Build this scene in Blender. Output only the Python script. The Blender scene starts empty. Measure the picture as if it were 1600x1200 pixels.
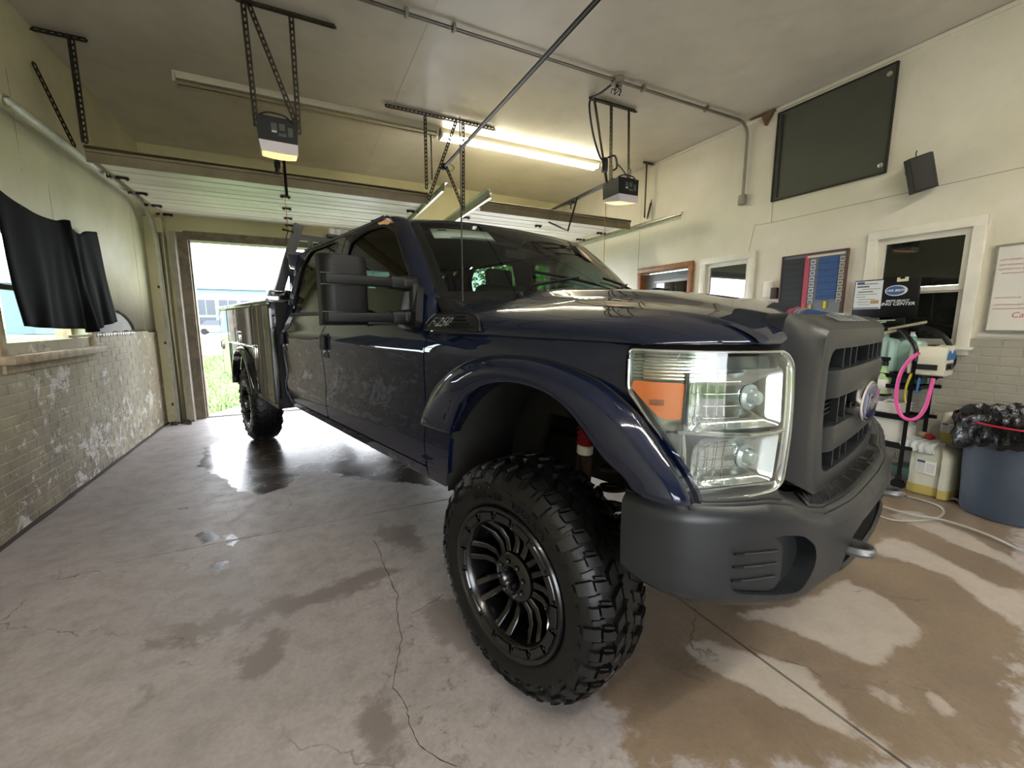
import bpy, bmesh, math, random
import numpy as np
from mathutils import Vector, Matrix, Euler
from mathutils.geometry import delaunay_2d_cdt
random.seed(7)
PI = math.pi
R = math.radians
S = bpy.context.scene
COL = S.collection

# ------------------------------------------------------------------ camera
cam = bpy.data.cameras.new('camera'); cam.sensor_width = 36; cam.lens = 657.4 / 1600 * 36
cam.clip_start = 0.02; cam.clip_end = 500
co = bpy.data.objects.new('camera', cam); COL.objects.link(co)
co.location = (0, 0, 1.31); co.rotation_euler = (R(90 - 8.34), 0, R(-26.31))
S.camera = co
# ------------------------------------------------------------------ exposure
S.view_settings.view_transform = 'Standard'; S.view_settings.look = 'None'
S.view_settings.exposure = 1.62; S.view_settings.gamma = 1.0
S.view_settings.use_curve_mapping = False
# ------------------------------------------------------------------ sky
W = bpy.data.worlds.new('overcast_sky'); S.world = W; W.use_nodes = True
nt = W.node_tree; nt.nodes.clear()
out = nt.nodes.new('ShaderNodeOutputWorld'); bg = nt.nodes.new('ShaderNodeBackground')
tc = nt.nodes.new('ShaderNodeTexCoord'); sep = nt.nodes.new('ShaderNodeSeparateXYZ')
rmp = nt.nodes.new('ShaderNodeValToRGB')
rmp.color_ramp.elements[0].position = 0.0; rmp.color_ramp.elements[0].color = (0.93, 0.95, 1.0, 1)
rmp.color_ramp.elements[1].position = 0.6; rmp.color_ramp.elements[1].color = (0.86, 0.92, 1.0, 1)
nt.links.new(tc.outputs['Generated'], sep.inputs[0]); nt.links.new(sep.outputs['Z'], rmp.inputs[0])
nt.links.new(rmp.outputs[0], bg.inputs[0]); nt.links.new(bg.outputs[0], out.inputs[0])
bg.inputs[1].default_value = 4.6

def area(name, loc, rot, sx, sy, power, color, portal=False):
    l = bpy.data.lights.new(name, 'AREA'); l.shape = 'RECTANGLE'; l.size = sx; l.size_y = sy
    l.energy = power; l.color = color
    if portal: l.cycles.is_portal = True
    o = bpy.data.objects.new(name, l); COL.objects.link(o); o.location = loc; o.rotation_euler = rot
    return o
# sky portals in the door openings (they add no light of their own)
RX0, RX1, RY0, RY1, CZ = -1.669, 4.54, -3.6, 6.98, 3.494
area('sky_portal', (0.02, RY1 + 0.03, 1.2), (R(-90), 0, 0), 2.7, 2.4, 1, (1, 1, 1), True)
area('sky_portal', (3.08, RY1 + 0.03, 1.2), (R(-90), 0, 0), 2.6, 2.4, 1, (1, 1, 1), True)
area('sky_portal', (0.02, RY0 - 0.03, 1.2), (R(90), 0, 0), 2.7, 2.4, 1, (1, 1, 1), True)

# ------------------------------------------------------------------ materials
def lin(c):
    return tuple(((x / 12.92) if x <= 0.04045 else ((x + 0.055) / 1.055) ** 2.4) for x in c)
def hexc(h): return lin(tuple(int(h[i:i + 2], 16) / 255 for i in (0, 2, 4)))
class NT:
    def __init__(s, name):
        s.m = bpy.data.materials.new(name); s.m.use_nodes = True; s.t = s.m.node_tree
        s.b = s.t.nodes['Principled BSDF']; s.pos = None
    def n(s, typ, **k):
        o = s.t.nodes.new('ShaderNode' + typ)
        for a, b in k.items(): setattr(o, a, b)
        return o
    def l(s, a, b): s.t.links.new(a, b)
    def P(s):
        if not s.pos: s.pos = s.n('NewGeometry').outputs['Position']
        return s.pos
    def noise(s, scale, detail=4, rough=0.55, vec=None, dist=0.0):
        o = s.n('TexNoise'); o.inputs['Scale'].default_value = scale; o.inputs['Detail'].default_value = detail
        o.inputs['Roughness'].default_value = rough; o.inputs['Distortion'].default_value = dist
        s.l(vec or s.P(), o.inputs['Vector']); return o.outputs['Fac']
    def scale(s, v):
        o = s.n('VectorMath', operation='MULTIPLY'); s.l(s.P(), o.inputs[0]); o.inputs[1].default_value = v
        return o.outputs[0]
    def ramp(s, fac, a, b, c0=(0, 0, 0, 1), c1=(1, 1, 1, 1)):
        o = s.n('ValToRGB'); e = o.color_ramp.elements
        e[0].position = a; e[1].position = b; e[0].color = c0; e[1].color = c1
        s.l(fac, o.inputs[0]); return o.outputs[0]
    def maprange(s, v, a, b, c=0.0, d=1.0):
        o = s.n('MapRange'); s.l(v, o.inputs[0])
        for i, x in enumerate((a, b, c, d)): o.inputs[1 + i].default_value = x
        return o.outputs[0]
    def math(s, op, a, b=None):
        o = s.n('Math', operation=op)
        for i, x in enumerate((a, b)):
            if x is None: continue
            if isinstance(x, (int, float)): o.inputs[i].default_value = x
            else: s.l(x, o.inputs[i])
        return o.outputs[0]
    def mix(s, f, a, b, mode='MIX'):
        o = s.n('MixRGB', blend_type=mode)
        for i, x in enumerate((f, a, b)):
            if isinstance(x, (int, float)): o.inputs[i].default_value = x
            elif isinstance(x, tuple): o.inputs[i].default_value = x if len(x) == 4 else (*x, 1)
            else: s.l(x, o.inputs[i])
        return o.outputs[0]
    def bump(s, h, strength=0.3, dist=0.01, prev=None):
        o = s.n('Bump'); o.inputs['Strength'].default_value = strength; o.inputs['Distance'].default_value = dist
        s.l(h, o.inputs['Height'])
        if prev: s.l(prev, o.inputs['Normal'])
        return o.outputs[0]
    def set(s, **k):
        for a, v in k.items():
            i = s.b.inputs[a.replace('_', ' ')]
            if isinstance(v, (int, float)): i.default_value = v
            elif isinstance(v, tuple): i.default_value = v if len(v) == 4 else (*v, 1)
            else: s.l(v, i)
        return s
    def attr(s, name):
        o = s.n('Attribute'); o.attribute_name = name; return o.outputs['Fac']
MATS = {}
def pbr(name, color, rough=0.5, metal=0.0, var=0.0, vscale=8.0, bump=0.0, bscale=200.0, bdist=0.002, rvar=0.0, **k):
    t = NT(name); c = hexc(color) if isinstance(color, str) else color
    if var > 0:
        f = t.noise(vscale, 5)
        lo = tuple(max(0, x * (1 - var)) for x in c); hi = tuple(min(1, x * (1 + var)) for x in c)
        t.set(Base_Color=t.ramp(f, 0.35, 0.65, (*lo, 1), (*hi, 1)))
    else: t.set(Base_Color=c)
    if rvar > 0: t.set(Roughness=t.maprange(t.noise(vscale * 1.7, 4), 0.3, 0.7, max(0.02, rough - rvar), rough + rvar))
    else: t.set(Roughness=rough)
    t.set(Metallic=metal)
    if bump > 0: t.set(Normal=t.bump(t.noise(bscale, 3), bump, bdist))
    if k: t.set(**k)
    MATS[name] = t.m
    return t.m
def emit(name, color, strength):
    t = NT(name); t.set(Base_Color=(0.8, 0.8, 0.8), Emission_Color=color, Emission_Strength=strength)
    MATS[name] = t.m; return t.m

# ------------------------------------------------------------------ mesh helpers
def finish(me, angle=35):
    for p in me.polygons: p.use_smooth = True
    me.set_sharp_from_angle(angle=R(angle))
def link(name, me, parent=None, mat=None):
    o = bpy.data.objects.new(name, me); COL.objects.link(o)
    if mat: me.materials.append(mat)
    if parent: o.parent = parent
    return o
def frame_of(d, up=(0, 0, 1)):
    d = Vector(d).normalized(); u = Vector(up)
    if abs(d.dot(u)) > 0.98: u = Vector((1, 0, 0))
    x = d.cross(u).normalized(); y = x.cross(d).normalized()
    return x, y, d
class MB:
    def __init__(s): s.b = bmesh.new()
    def add(s, vs, fs):
        v = [s.b.verts.new(p) for p in vs]
        for f in fs:
            try: s.b.faces.new([v[i] for i in f])
            except ValueError: pass
        return v
    def box(s, c, d, rot=None, bev=0.0, seg=2, ctr=None):
        M = Matrix.Translation(Vector(c)) @ (Euler(rot).to_matrix().to_4x4() if rot is not None else Matrix())
        r = bmesh.ops.create_cube(s.b, size=1.0, matrix=M @ Matrix.Diagonal((*d, 1)))
        if bev > 0:
            es = list({e for v in r['verts'] for e in v.link_edges})
            bmesh.ops.bevel(s.b, geom=es, offset=bev, segments=seg, affect='EDGES', profile=0.5)
        return s
    def bar(s, p0, p1, w, h, up=(0, 0, 1)):
        p0, p1 = Vector(p0), Vector(p1); x, y, d = frame_of(p1 - p0, up)
        vs = [p + x * a * w / 2 + y * b * h / 2 for p in (p0, p1) for a, b in ((-1, -1), (1, -1), (1, 1), (-1, 1))]
        s.add(vs, [(3, 2, 1, 0), (4, 5, 6, 7), (0, 1, 5, 4), (1, 2, 6, 5), (2, 3, 7, 6), (3, 0, 4, 7)]); return s
    def tube(s, pts, r, n=10, caps=True, closed=False, flat=1.0):
        pts = [Vector(p) for p in pts]; N = len(pts); rings = []
        rs = r if isinstance(r, (list, tuple)) else [r] * N
        px = None
        for i, p in enumerate(pts):
            if closed: d = pts[(i + 1) % N] - pts[i - 1]
            else: d = (pts[min(i + 1, N - 1)] - pts[max(i - 1, 0)])
            d.normalize()
            if px is None: x, y, _ = frame_of(d)
            else:
                x = px - d * px.dot(d)
                x = x.normalized() if x.length > 1e-6 else frame_of(d)[0]
                y = d.cross(x)
            px = x
            rings.append([s.b.verts.new(p + x * math.cos(a) * rs[i] + y * math.sin(a) * rs[i] * flat)
                          for a in [2 * PI * k / n for k in range(n)]])
        for i in range(N if closed else N - 1):
            a, b = rings[i], rings[(i + 1) % N]
            for k in range(n): s.b.faces.new((a[k], a[(k + 1) % n], b[(k + 1) % n], b[k]))
        if caps and not closed:
            s.b.faces.new(list(reversed(rings[0]))); s.b.faces.new(rings[-1])
        return s
    def cyl(s, p0, p1, r, n=16, r2=None):
        return s.tube([p0, p1], [r, r if r2 is None else r2], n)
    def lathe(s, prof, o=(0, 0, 0), ax=(0, 0, 1), n=32, up=(0, 0, 1), caps=True, ph=0.0):
        o = Vector(o); x, y, d = frame_of(ax, up); rings = []
        for (r, h) in prof:
            rings.append([s.b.verts.new(o + d * h + x * math.cos(a) * r + y * math.sin(a) * r) for a in [ph + 2 * PI * k / n for k in range(n)]])
        for a, b in zip(rings, rings[1:]):
            for k in range(n): s.b.faces.new((a[k], a[(k + 1) % n], b[(k + 1) % n], b[k]))
        if caps:
            if prof[0][0] > 1e-5: s.b.faces.new(list(reversed(rings[0])))
            if prof[-1][0] > 1e-5: s.b.faces.new(rings[-1])
        return s
    def prism(s, poly, f0, f1):
        """poly: list of 2-D points, f0/f1 map a 2-D point to the two ends"""
        n = len(poly); v = [s.b.verts.new(f0(*p)) for p in poly] + [s.b.verts.new(f1(*p)) for p in poly]
        s.b.faces.new(v[:n]); s.b.faces.new(list(reversed(v[n:])))
        for i in range(n): s.b.faces.new((v[i], v[n + i], v[n + (i + 1) % n], v[(i + 1) % n]))
        return s
    def grid(s, P, closed_u=False, closed_v=False):
        nu, nv = len(P), len(P[0]); V = [[s.b.verts.new(p) for p in r] for r in P]
        for i in range(nu if closed_u else nu - 1):
            for j in range(nv if closed_v else nv - 1):
                a, b, c, d = V[i][j], V[(i + 1) % nu][j], V[(i + 1) % nu][(j + 1) % nv], V[i][(j + 1) % nv]
                try: s.b.faces.new((a, b, c, d))
                except ValueError: pass
        return V
    def mirror_y(s):
        g = s.b.verts[:] + s.b.edges[:] + s.b.faces[:]
        r = bmesh.ops.duplicate(s.b, geom=g)
        vs = [e for e in r['geom'] if isinstance(e, bmesh.types.BMVert)]
        fs = [e for e in r['geom'] if isinstance(e, bmesh.types.BMFace)]
        for v in vs: v.co.y *= -1
        bmesh.ops.reverse_faces(s.b, faces=fs)
        return s
    def mesh(s, name, angle=35, fix=True, weld=True):
        if weld: bmesh.ops.remove_doubles(s.b, verts=s.b.verts[:], dist=1e-5)
        if fix: bmesh.ops.recalc_face_normals(s.b, faces=s.b.faces[:])
        me = bpy.data.meshes.new(name); s.b.to_mesh(me); s.b.free(); finish(me, angle); return me
    def build(s, name, mat, parent=None, angle=35, fix=True, solid=0.0, sub=0):
        o = link(name, s.mesh(name, angle, fix), parent, mat)
        if solid:
            m = o.modifiers.new('solid', 'SOLIDIFY'); m.thickness = solid; m.offset = -1
        if sub:
            m = o.modifiers.new('sub', 'SUBSURF'); m.levels = sub; m.render_levels = sub
        return o
def thing(name, label, cat, loc=(0, 0, 0), rz=0.0, group=None, rot=None):
    o = bpy.data.objects.new(name, None); COL.objects.link(o); o.empty_display_size = 0.1
    o.location = loc; o.rotation_euler = rot or (0, 0, rz); o['label'] = label; o['category'] = cat
    if group: o['group'] = group
    return o
def tag(o, label, cat, group=None, kind=None):
    o['label'] = label; o['category'] = cat
    if group: o['group'] = group
    if kind: o['kind'] = kind
    return o
def struct(o, label=None, cat=None):
    o['kind'] = 'structure'
    if label: o['label'] = label
    if cat: o['category'] = cat
    return o
def adopt(o, parent):
    o.parent = parent
    o.matrix_parent_inverse = (Matrix.Translation(parent.location) @ parent.rotation_euler.to_matrix().to_4x4()).inverted()
    for k in ('label', 'category', 'group'):
        if k in o: del o[k]
    return o
def kids(o): return [c for c in bpy.data.objects if c.parent == o]
def dup(root, loc=None, rot=None, label=None, group=None, scale=None):
    def cp(o, par):
        c = o.copy(); COL.objects.link(c)
        if par: c.parent = par
        for k in kids(o):
            if k is not c: cp(k, c)
        return c
    r = cp(root, None)
    if loc is not None: r.location = loc
    if rot is not None: r.rotation_euler = rot
    if scale is not None: r.scale = scale
    if label: r['label'] = label
    if group: r['group'] = group
    return r
def text_mesh(txt, size, ext=0.001, font_shear=0.0, ax=1.0, bold=0.0, spacing=1.0):
    c = bpy.data.curves.new('lettering', 'FONT'); c.body = txt; c.size = size; c.extrude = ext
    c.align_x = 'CENTER'; c.align_y = 'CENTER'; c.shear = font_shear; c.offset = bold; c.resolution_u = 2
    c.space_character = spacing
    o = bpy.data.objects.new('lettering', c); COL.objects.link(o)
    dg = bpy.context.evaluated_depsgraph_get(); me = bpy.data.meshes.new_from_object(o.evaluated_get(dg))
    bpy.data.objects.remove(o); bpy.data.curves.remove(c)
    if ax != 1.0:
        for v in me.vertices: v.co.x *= ax
    return me
def lettering(name, txt, size, loc, rx, uy, mat, parent=None, ext=0.001, shear=0.0, ax=1.0, bold=0.0, spacing=1.0, fn=None):
    """text whose x axis runs along rx and y axis along uy; fn bends (u, v, w) onto a surface"""
    me = text_mesh(txt, size, ext, shear, ax, bold, spacing); X = Vector(rx).normalized(); Y = Vector(uy).normalized(); Z = X.cross(Y)
    L = Vector(loc)
    for v in me.vertices:
        c = v.co.copy()
        v.co = fn(c.x, c.y, c.z) if fn else L + X * c.x + Y * c.y + Z * c.z
    me.materials.clear()
    return link(name, me, parent, mat)

def polyarr(p): return np.array(p, float)
def inside(P, poly):
    poly = polyarr(poly); x, y = P[:, 0], P[:, 1]; r = np.zeros(len(P), bool); n = len(poly); j = n - 1
    for i in range(n):
        xi, yi, xj, yj = *poly[i], *poly[j]
        c = ((yi > y) != (yj > y)) & (x < (xj - xi) * (y - yi) / (yj - yi + 1e-12) + xi)
        r ^= c; j = i
    return r
def segdist(P, poly, closed=True):
    poly = polyarr(poly); d = np.full(len(P), 1e9); n = len(poly)
    for i in range(n if closed else n - 1):
        a, b = poly[i], poly[(i + 1) % n]; ab = b - a
        t = np.clip(((P - a) @ ab) / (ab @ ab + 1e-12), 0, 1)
        d = np.minimum(d, np.hypot(*(P - a - t[:, None] * ab).T))
    return d
def dens(poly, res, closed=True):
    out = []; n = len(poly)
    for i in range(n if closed else n - 1):
        a, b = np.array(poly[i], float), np.array(poly[(i + 1) % n], float)
        k = max(1, int(math.ceil(np.hypot(*(b - a)) / res)))
        for j in range(k): out.append(tuple(a + (b - a) * j / k))
    if not closed: out.append(tuple(poly[-1]))
    return out
def rounded(poly, r, seg=4):
    """round the corners of a closed polygon; r a number or a list per corner"""
    n = len(poly); out = []
    for i in range(n):
        rr = r[i] if isinstance(r, (list, tuple)) else r
        p, a, b = Vector(poly[i]), Vector(poly[i - 1]), Vector(poly[(i + 1) % n])
        if rr <= 0: out.append(tuple(p)); continue
        da, db = (a - p), (b - p); k = min(rr, da.length * 0.49, db.length * 0.49)
        A, B = p + da.normalized() * k, p + db.normalized() * k
        for j in range(seg + 1):
            t = j / seg; out.append(tuple(A * (1 - t) ** 2 + p * 2 * t * (1 - t) + B * t * t))
    return out
def smooth_open(pts, n=40, closed=False):
    """Catmull-Rom through points (any dimension)"""
    P = [np.array(p, float) for p in pts]; N = len(P); out = []
    segs = N if closed else N - 1; per = max(2, n // segs)
    for i in range(segs):
        if closed: p0, p1, p2, p3 = P[i - 1], P[i], P[(i + 1) % N], P[(i + 2) % N]
        else: p0, p1, p2, p3 = P[max(i - 1, 0)], P[i], P[i + 1], P[min(i + 2, N - 1)]
        for j in range(per):
            t = j / per
            out.append(0.5 * ((2 * p1) + (-p0 + p2) * t + (2 * p0 - 5 * p1 + 4 * p2 - p3) * t * t + (-p0 + 3 * p1 - 3 * p2 + p3) * t ** 3))
    if not closed: out.append(P[-1])
    return [tuple(float(c) for c in q) for q in out]
def panel(name, outline, fn, mat, parent, holes=(), res=0.03, th=0.012, flip=False, angle=50, mirror=False):
    loops = [dens(outline, res)] + [dens(h, res) for h in holes]
    verts, edges = [], []
    for L in loops:
        b = len(verts); verts += L; edges += [(b + i, b + (i + 1) % len(L)) for i in range(len(L))]
    A = polyarr(outline); lo, hi = A.min(0), A.max(0)
    gx, gy = np.meshgrid(np.arange(lo[0] + res / 2, hi[0], res), np.arange(lo[1] + res / 2, hi[1], res))
    G = np.c_[gx.ravel(), gy.ravel()]
    k = inside(G, outline) & (segdist(G, outline) > res * 0.45)
    for h in holes: k &= ~inside(G, h) & (segdist(G, h) > res * 0.45)
    verts += [tuple(p) for p in G[k]]
    V, E, F, *_ = delaunay_2d_cdt([Vector(v) for v in verts], edges, [], 0, 1e-6)
    V = [tuple(v) for v in V]; C = np.array([[sum(V[i][0] for i in f) / len(f), sum(V[i][1] for i in f) / len(f)] for f in F])
    ok = inside(C, outline)
    for h in holes: ok &= ~inside(C, h)
    F = [f for f, o in zip(F, ok) if o]
    used = sorted({i for f in F for i in f}); ix = {u: i for i, u in enumerate(used)}
    V = [V[u] for u in used]; F = [[ix[i] for i in f] for f in F]
    e = 1e-3; P = [Vector(fn(*v)) for v in V]; Nn = []
    for (u, v), p in zip(V, P):
        n = (Vector(fn(u + e, v)) - Vector(fn(u - e, v))).cross(Vector(fn(u, v + e)) - Vector(fn(u, v - e)))
        if n.length > 0: n.normalize()
        Nn.append(-n if flip else n)
    cnt = {}
    for f in F:
        for i in range(len(f)):
            a, b = f[i], f[(i + 1) % len(f)]; cnt[(a, b)] = 1
    bnd = [(a, b) for (a, b) in cnt if (b, a) not in cnt]
    n0 = len(P); vs = [tuple(p) for p in P] + [tuple(p - n * th) for p, n in zip(P, Nn)]
    fs = [f if not flip else f[::-1] for f in F] + [[i + n0 for i in (f[::-1] if not flip else f)] for f in F]
    for a, b in bnd: fs.append([b, a, a + n0, b + n0] if not flip else [a, b, b + n0, a + n0])
    me = bpy.data.meshes.new(name); me.from_pydata(vs, [], fs); me.update(); finish(me, angle)
    o = link(name, me, parent, mat)
    if mirror:
        o2 = o.copy(); COL.objects.link(o2); o2.scale = (1, -1, 1)
        return o, o2
    return o
def mirrored(*objs):
    r = []
    for o in objs:
        c = o.copy(); COL.objects.link(c); c.scale = (1, -1, 1); r.append(c)
        for k in kids(o):
            if k is c: continue
            d = k.copy(); COL.objects.link(d); d.parent = c
    return r
def sstep(a, b, x):
    t = min(1, max(0, (x - a) / (b - a))); return t * t * (3 - 2 * t)
# ------------------------------------------------------------------ room materials
def wall_paint(name, base, dirt, lowdirt=0.0, bricks=False, peel=0.0, sheen=0.55):
    t = NT(name)
    big = t.noise(0.9, 5, 0.6); fine = t.noise(7, 6, 0.65)
    c = t.mix(t.maprange(big, 0.38, 0.68), (*hexc(base), 1), (*hexc(dirt), 1))
    c = t.mix(t.math('MULTIPLY', t.maprange(fine, 0.5, 0.75), 0.35), c, (*hexc(dirt), 1))
    z = t.n('SeparateXYZ'); t.l(t.P(), z.inputs[0])
    if lowdirt > 0:
        g = t.math('MULTIPLY', t.maprange(z.outputs['Z'], 1.15, 0.0), t.maprange(t.noise(5, 6, 0.7), 0.3, 0.62))
        c = t.mix(t.math('MULTIPLY', g, lowdirt), c, (*hexc('6f6354'), 1))
    h = t.noise(60, 4)
    if peel > 0:
        p = t.noise(7.5, 8, 0.72, dist=0.4); q = t.noise(1.3, 3, 0.5)
        m = t.maprange(t.math('ADD', p, t.math('MULTIPLY', t.math('SUBTRACT', q, 0.5), 0.55)), 0.565, 0.585)
        c = t.mix(t.math('MULTIPLY', m, peel), c, (*hexc('c9c4bb'), 1))
        p2 = t.noise(11, 8, 0.75, dist=0.6)
        m2 = t.maprange(t.math('ADD', p2, t.math('MULTIPLY', t.math('SUBTRACT', q, 0.5), 0.4)), 0.60, 0.62)
        c = t.mix(t.math('MULTIPLY', m2, 0.8), c, (*hexc('75604c'), 1))
        h = t.math('ADD', t.math('MULTIPLY', h, 0.25), t.math('MULTIPLY', t.math('ADD', m, m2), -0.6))
    t.set(Base_Color=c, Roughness=sheen, Normal=t.bump(h, 0.35, 0.004))
    MATS[name] = t.m; return t.m
M_WL = wall_paint('left_wall_paint', 'cbc8a8', 'b3ae90', 0.0, sheen=0.6)
M_WLB = wall_paint('peeling_wall_paint', 'b5ab8b', '8a7f64', 1.0, peel=0.9, sheen=0.6)
M_WR = wall_paint('right_wall_paint', 'e3ddd0', 'd2ccb8', 0.0, sheen=0.5)
M_WRB = wall_paint('grey_block_paint', 'a9a598', '98948a', 0.5, sheen=0.6)
M_WB = wall_paint('back_wall_paint', 'd6cfa6', 'c2ba92', 0.3, sheen=0.6)
def ceiling_mat():
    t = NT('ceiling_paint'); a = t.noise(0.7, 4, 0.6); b = t.noise(3, 5, 0.6)
    c = t.mix(t.maprange(a, 0.35, 0.7), (*hexc('cfc9bc'), 1), (*hexc('bdb7aa'), 1))
    c = t.mix(t.math('MULTIPLY', t.maprange(b, 0.5, 0.8), 0.25), c, (*hexc('8d8674'), 1))
    t.set(Base_Color=c, Roughness=t.maprange(b, 0.3, 0.7, 0.30, 0.42), Normal=t.bump(t.noise(45, 3), 0.12, 0.003))
    return t.m
M_CEIL = ceiling_mat()
M_TRIM = pbr('white_trim_paint', 'e2ded2', 0.35, var=0.06, vscale=6, bump=0.05)
M_WOODP = pbr('worn_painted_wood', 'a8977a', 0.6, var=0.25, vscale=14, bump=0.3, bscale=60)
M_WOOD = pbr('varnished_wood', '8a5a34', 0.4, var=0.2, vscale=12, bump=0.1, bscale=80)
M_DARK = pbr('dark_void', '0b0b0b', 0.8)
M_GALV = pbr('galvanised_steel', 'b4b2a6', 0.38, 0.75, var=0.12, vscale=20)
M_RUST = pbr('dark_weathered_steel', '3b362e', 0.5, 0.6, var=0.3, vscale=30)
M_PUNCH = pbr('punched_angle_steel', '3e392f', 0.45, 0.7, var=0.3, vscale=25)
M_BLK = pbr('black_plastic', '0d0d0e', 0.5, bump=0.06, bscale=400, Specular_IOR_Level=0.3)
M_BLKM = pbr('black_painted_metal', '17181a', 0.35, var=0.2)
M_DOOR = pbr('overhead_door_white', 'dedac9', 0.45, var=0.05, vscale=4, bump=0.08, bscale=120)
M_DOORB = pbr('door_bottom_rail_brown', '7a7058', 0.5, 0.2, var=0.15, vscale=5)
M_JAMB = pbr('jamb_brown_paint', '6e6250', 0.6, var=0.3, vscale=9, bump=0.2, bscale=70)
M_JAMB2 = pbr('jamb_grey_paint', '8d8577', 0.5, var=0.2, vscale=9)

# ------------------------------------------------------------------ floor
WETS = [[(-1.0, 5.3), (-.93, 4.6), (-.66, 4.1), (-.52, 3.77), (-.36, 3.6), (-.2, 3.66), (-.07, 4.0), (.05, 4.0), (.2, 3.8), (.36, 3.6), (.55, 3.45), (.9, 3.15), (1.25, 3.05), (1.7, 3.2), (2.3, 3.5), (2.7, 4.3), (2.5, 5.6), (1.4, 6.6), (.6, 6.7), (.0, 6.4), (-.4, 6.3), (-.8, 5.9)]]
PX = dict(
 small=[[(305,832),(330,828),(345,838),(338,846),(312,852)], [(352,838),(368,836),(370,852),(360,856)], [(325,888),(345,878),(362,872),(360,884),(335,895),(324,895)], [(284,792),(292,794),(290,799),(284,798)]],
 damp=[[(215,1012),(262,985),(310,968),(380,950),(450,932),(550,903),(600,885),(625,888),(612,902),(560,925),(480,950),(420,965),(350,990),(260,1016),(225,1022)],
  [(372,1062),(368,1045),(380,1025),(410,1000),(440,982),(460,983),(455,1000),(437,1040),(415,1052),(390,1064)],
  [(580,828),(612,820),(650,822),(672,845),(664,860),(640,874),(625,860),(605,850)],
  [(652,950),(690,925),(720,940),(760,1000),(790,1070),(760,1060),(700,1010),(670,1000)],
  [(205,1070),(230,1062),(250,1075),(235,1090),(210,1088)],
  [(560,1095),(600,1065),(640,1150),(650,1200),(560,1200)],
  [(905,1090),(930,1100),(985,1130),(975,1160),(955,1200),(1240,1200),(1600,1200),(1600,560),(1480,620),(1390,760),(1100,900),(1000,900),(960,1040)]],
 dry=[[(1062,1009),(1075,998),(1110,1005),(1171,1018),(1250,1040),(1285,1066),(1311,1097),(1342,1136),(1416,1189),(1381,1180),(1294,1136),(1206,1097),(1119,1053),(1084,1031)],
  [(1128,959),(1228,945),(1320,905),(1381,931),(1438,979),(1429,1003),(1386,1018),(1372,1040),(1320,1022),(1272,1001),(1206,974)],
  [(1335,1075),(1359,1066),(1390,1075),(1418,1110),(1390,1101),(1362,1090)],
  [(1442,1081),(1464,1084),(1497,1110),(1482,1114),(1460,1105)],
  [(1381,839),(1425,847),(1512,891),(1560,915),(1600,925),(1600,983),(1530,940),(1486,900),(1420,880),(1364,860)],
  [(1400,795),(1440,800),(1520,840),(1600,880),(1600,895),(1520,862),(1440,825),(1400,810)]])
def unproj(px, py, z=0.0):
    d = co.rotation_euler.to_matrix() @ Vector(((px - 800) / 657.4, -(py - 600) / 657.4, -1))
    k = (z - 1.31) / d.z
    return (d.x * k, d.y * k)
def world_polys(k): return [[unproj(*p) for p in q] for q in PX[k]]
def sdf(P, polys):
    s = np.full(len(P), -9.0)
    for q in polys:
        d = segdist(P, q) * np.where(inside(P, q), 1, -1); s = np.maximum(s, d)
    return np.clip(s, -0.6, 0.6)
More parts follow.
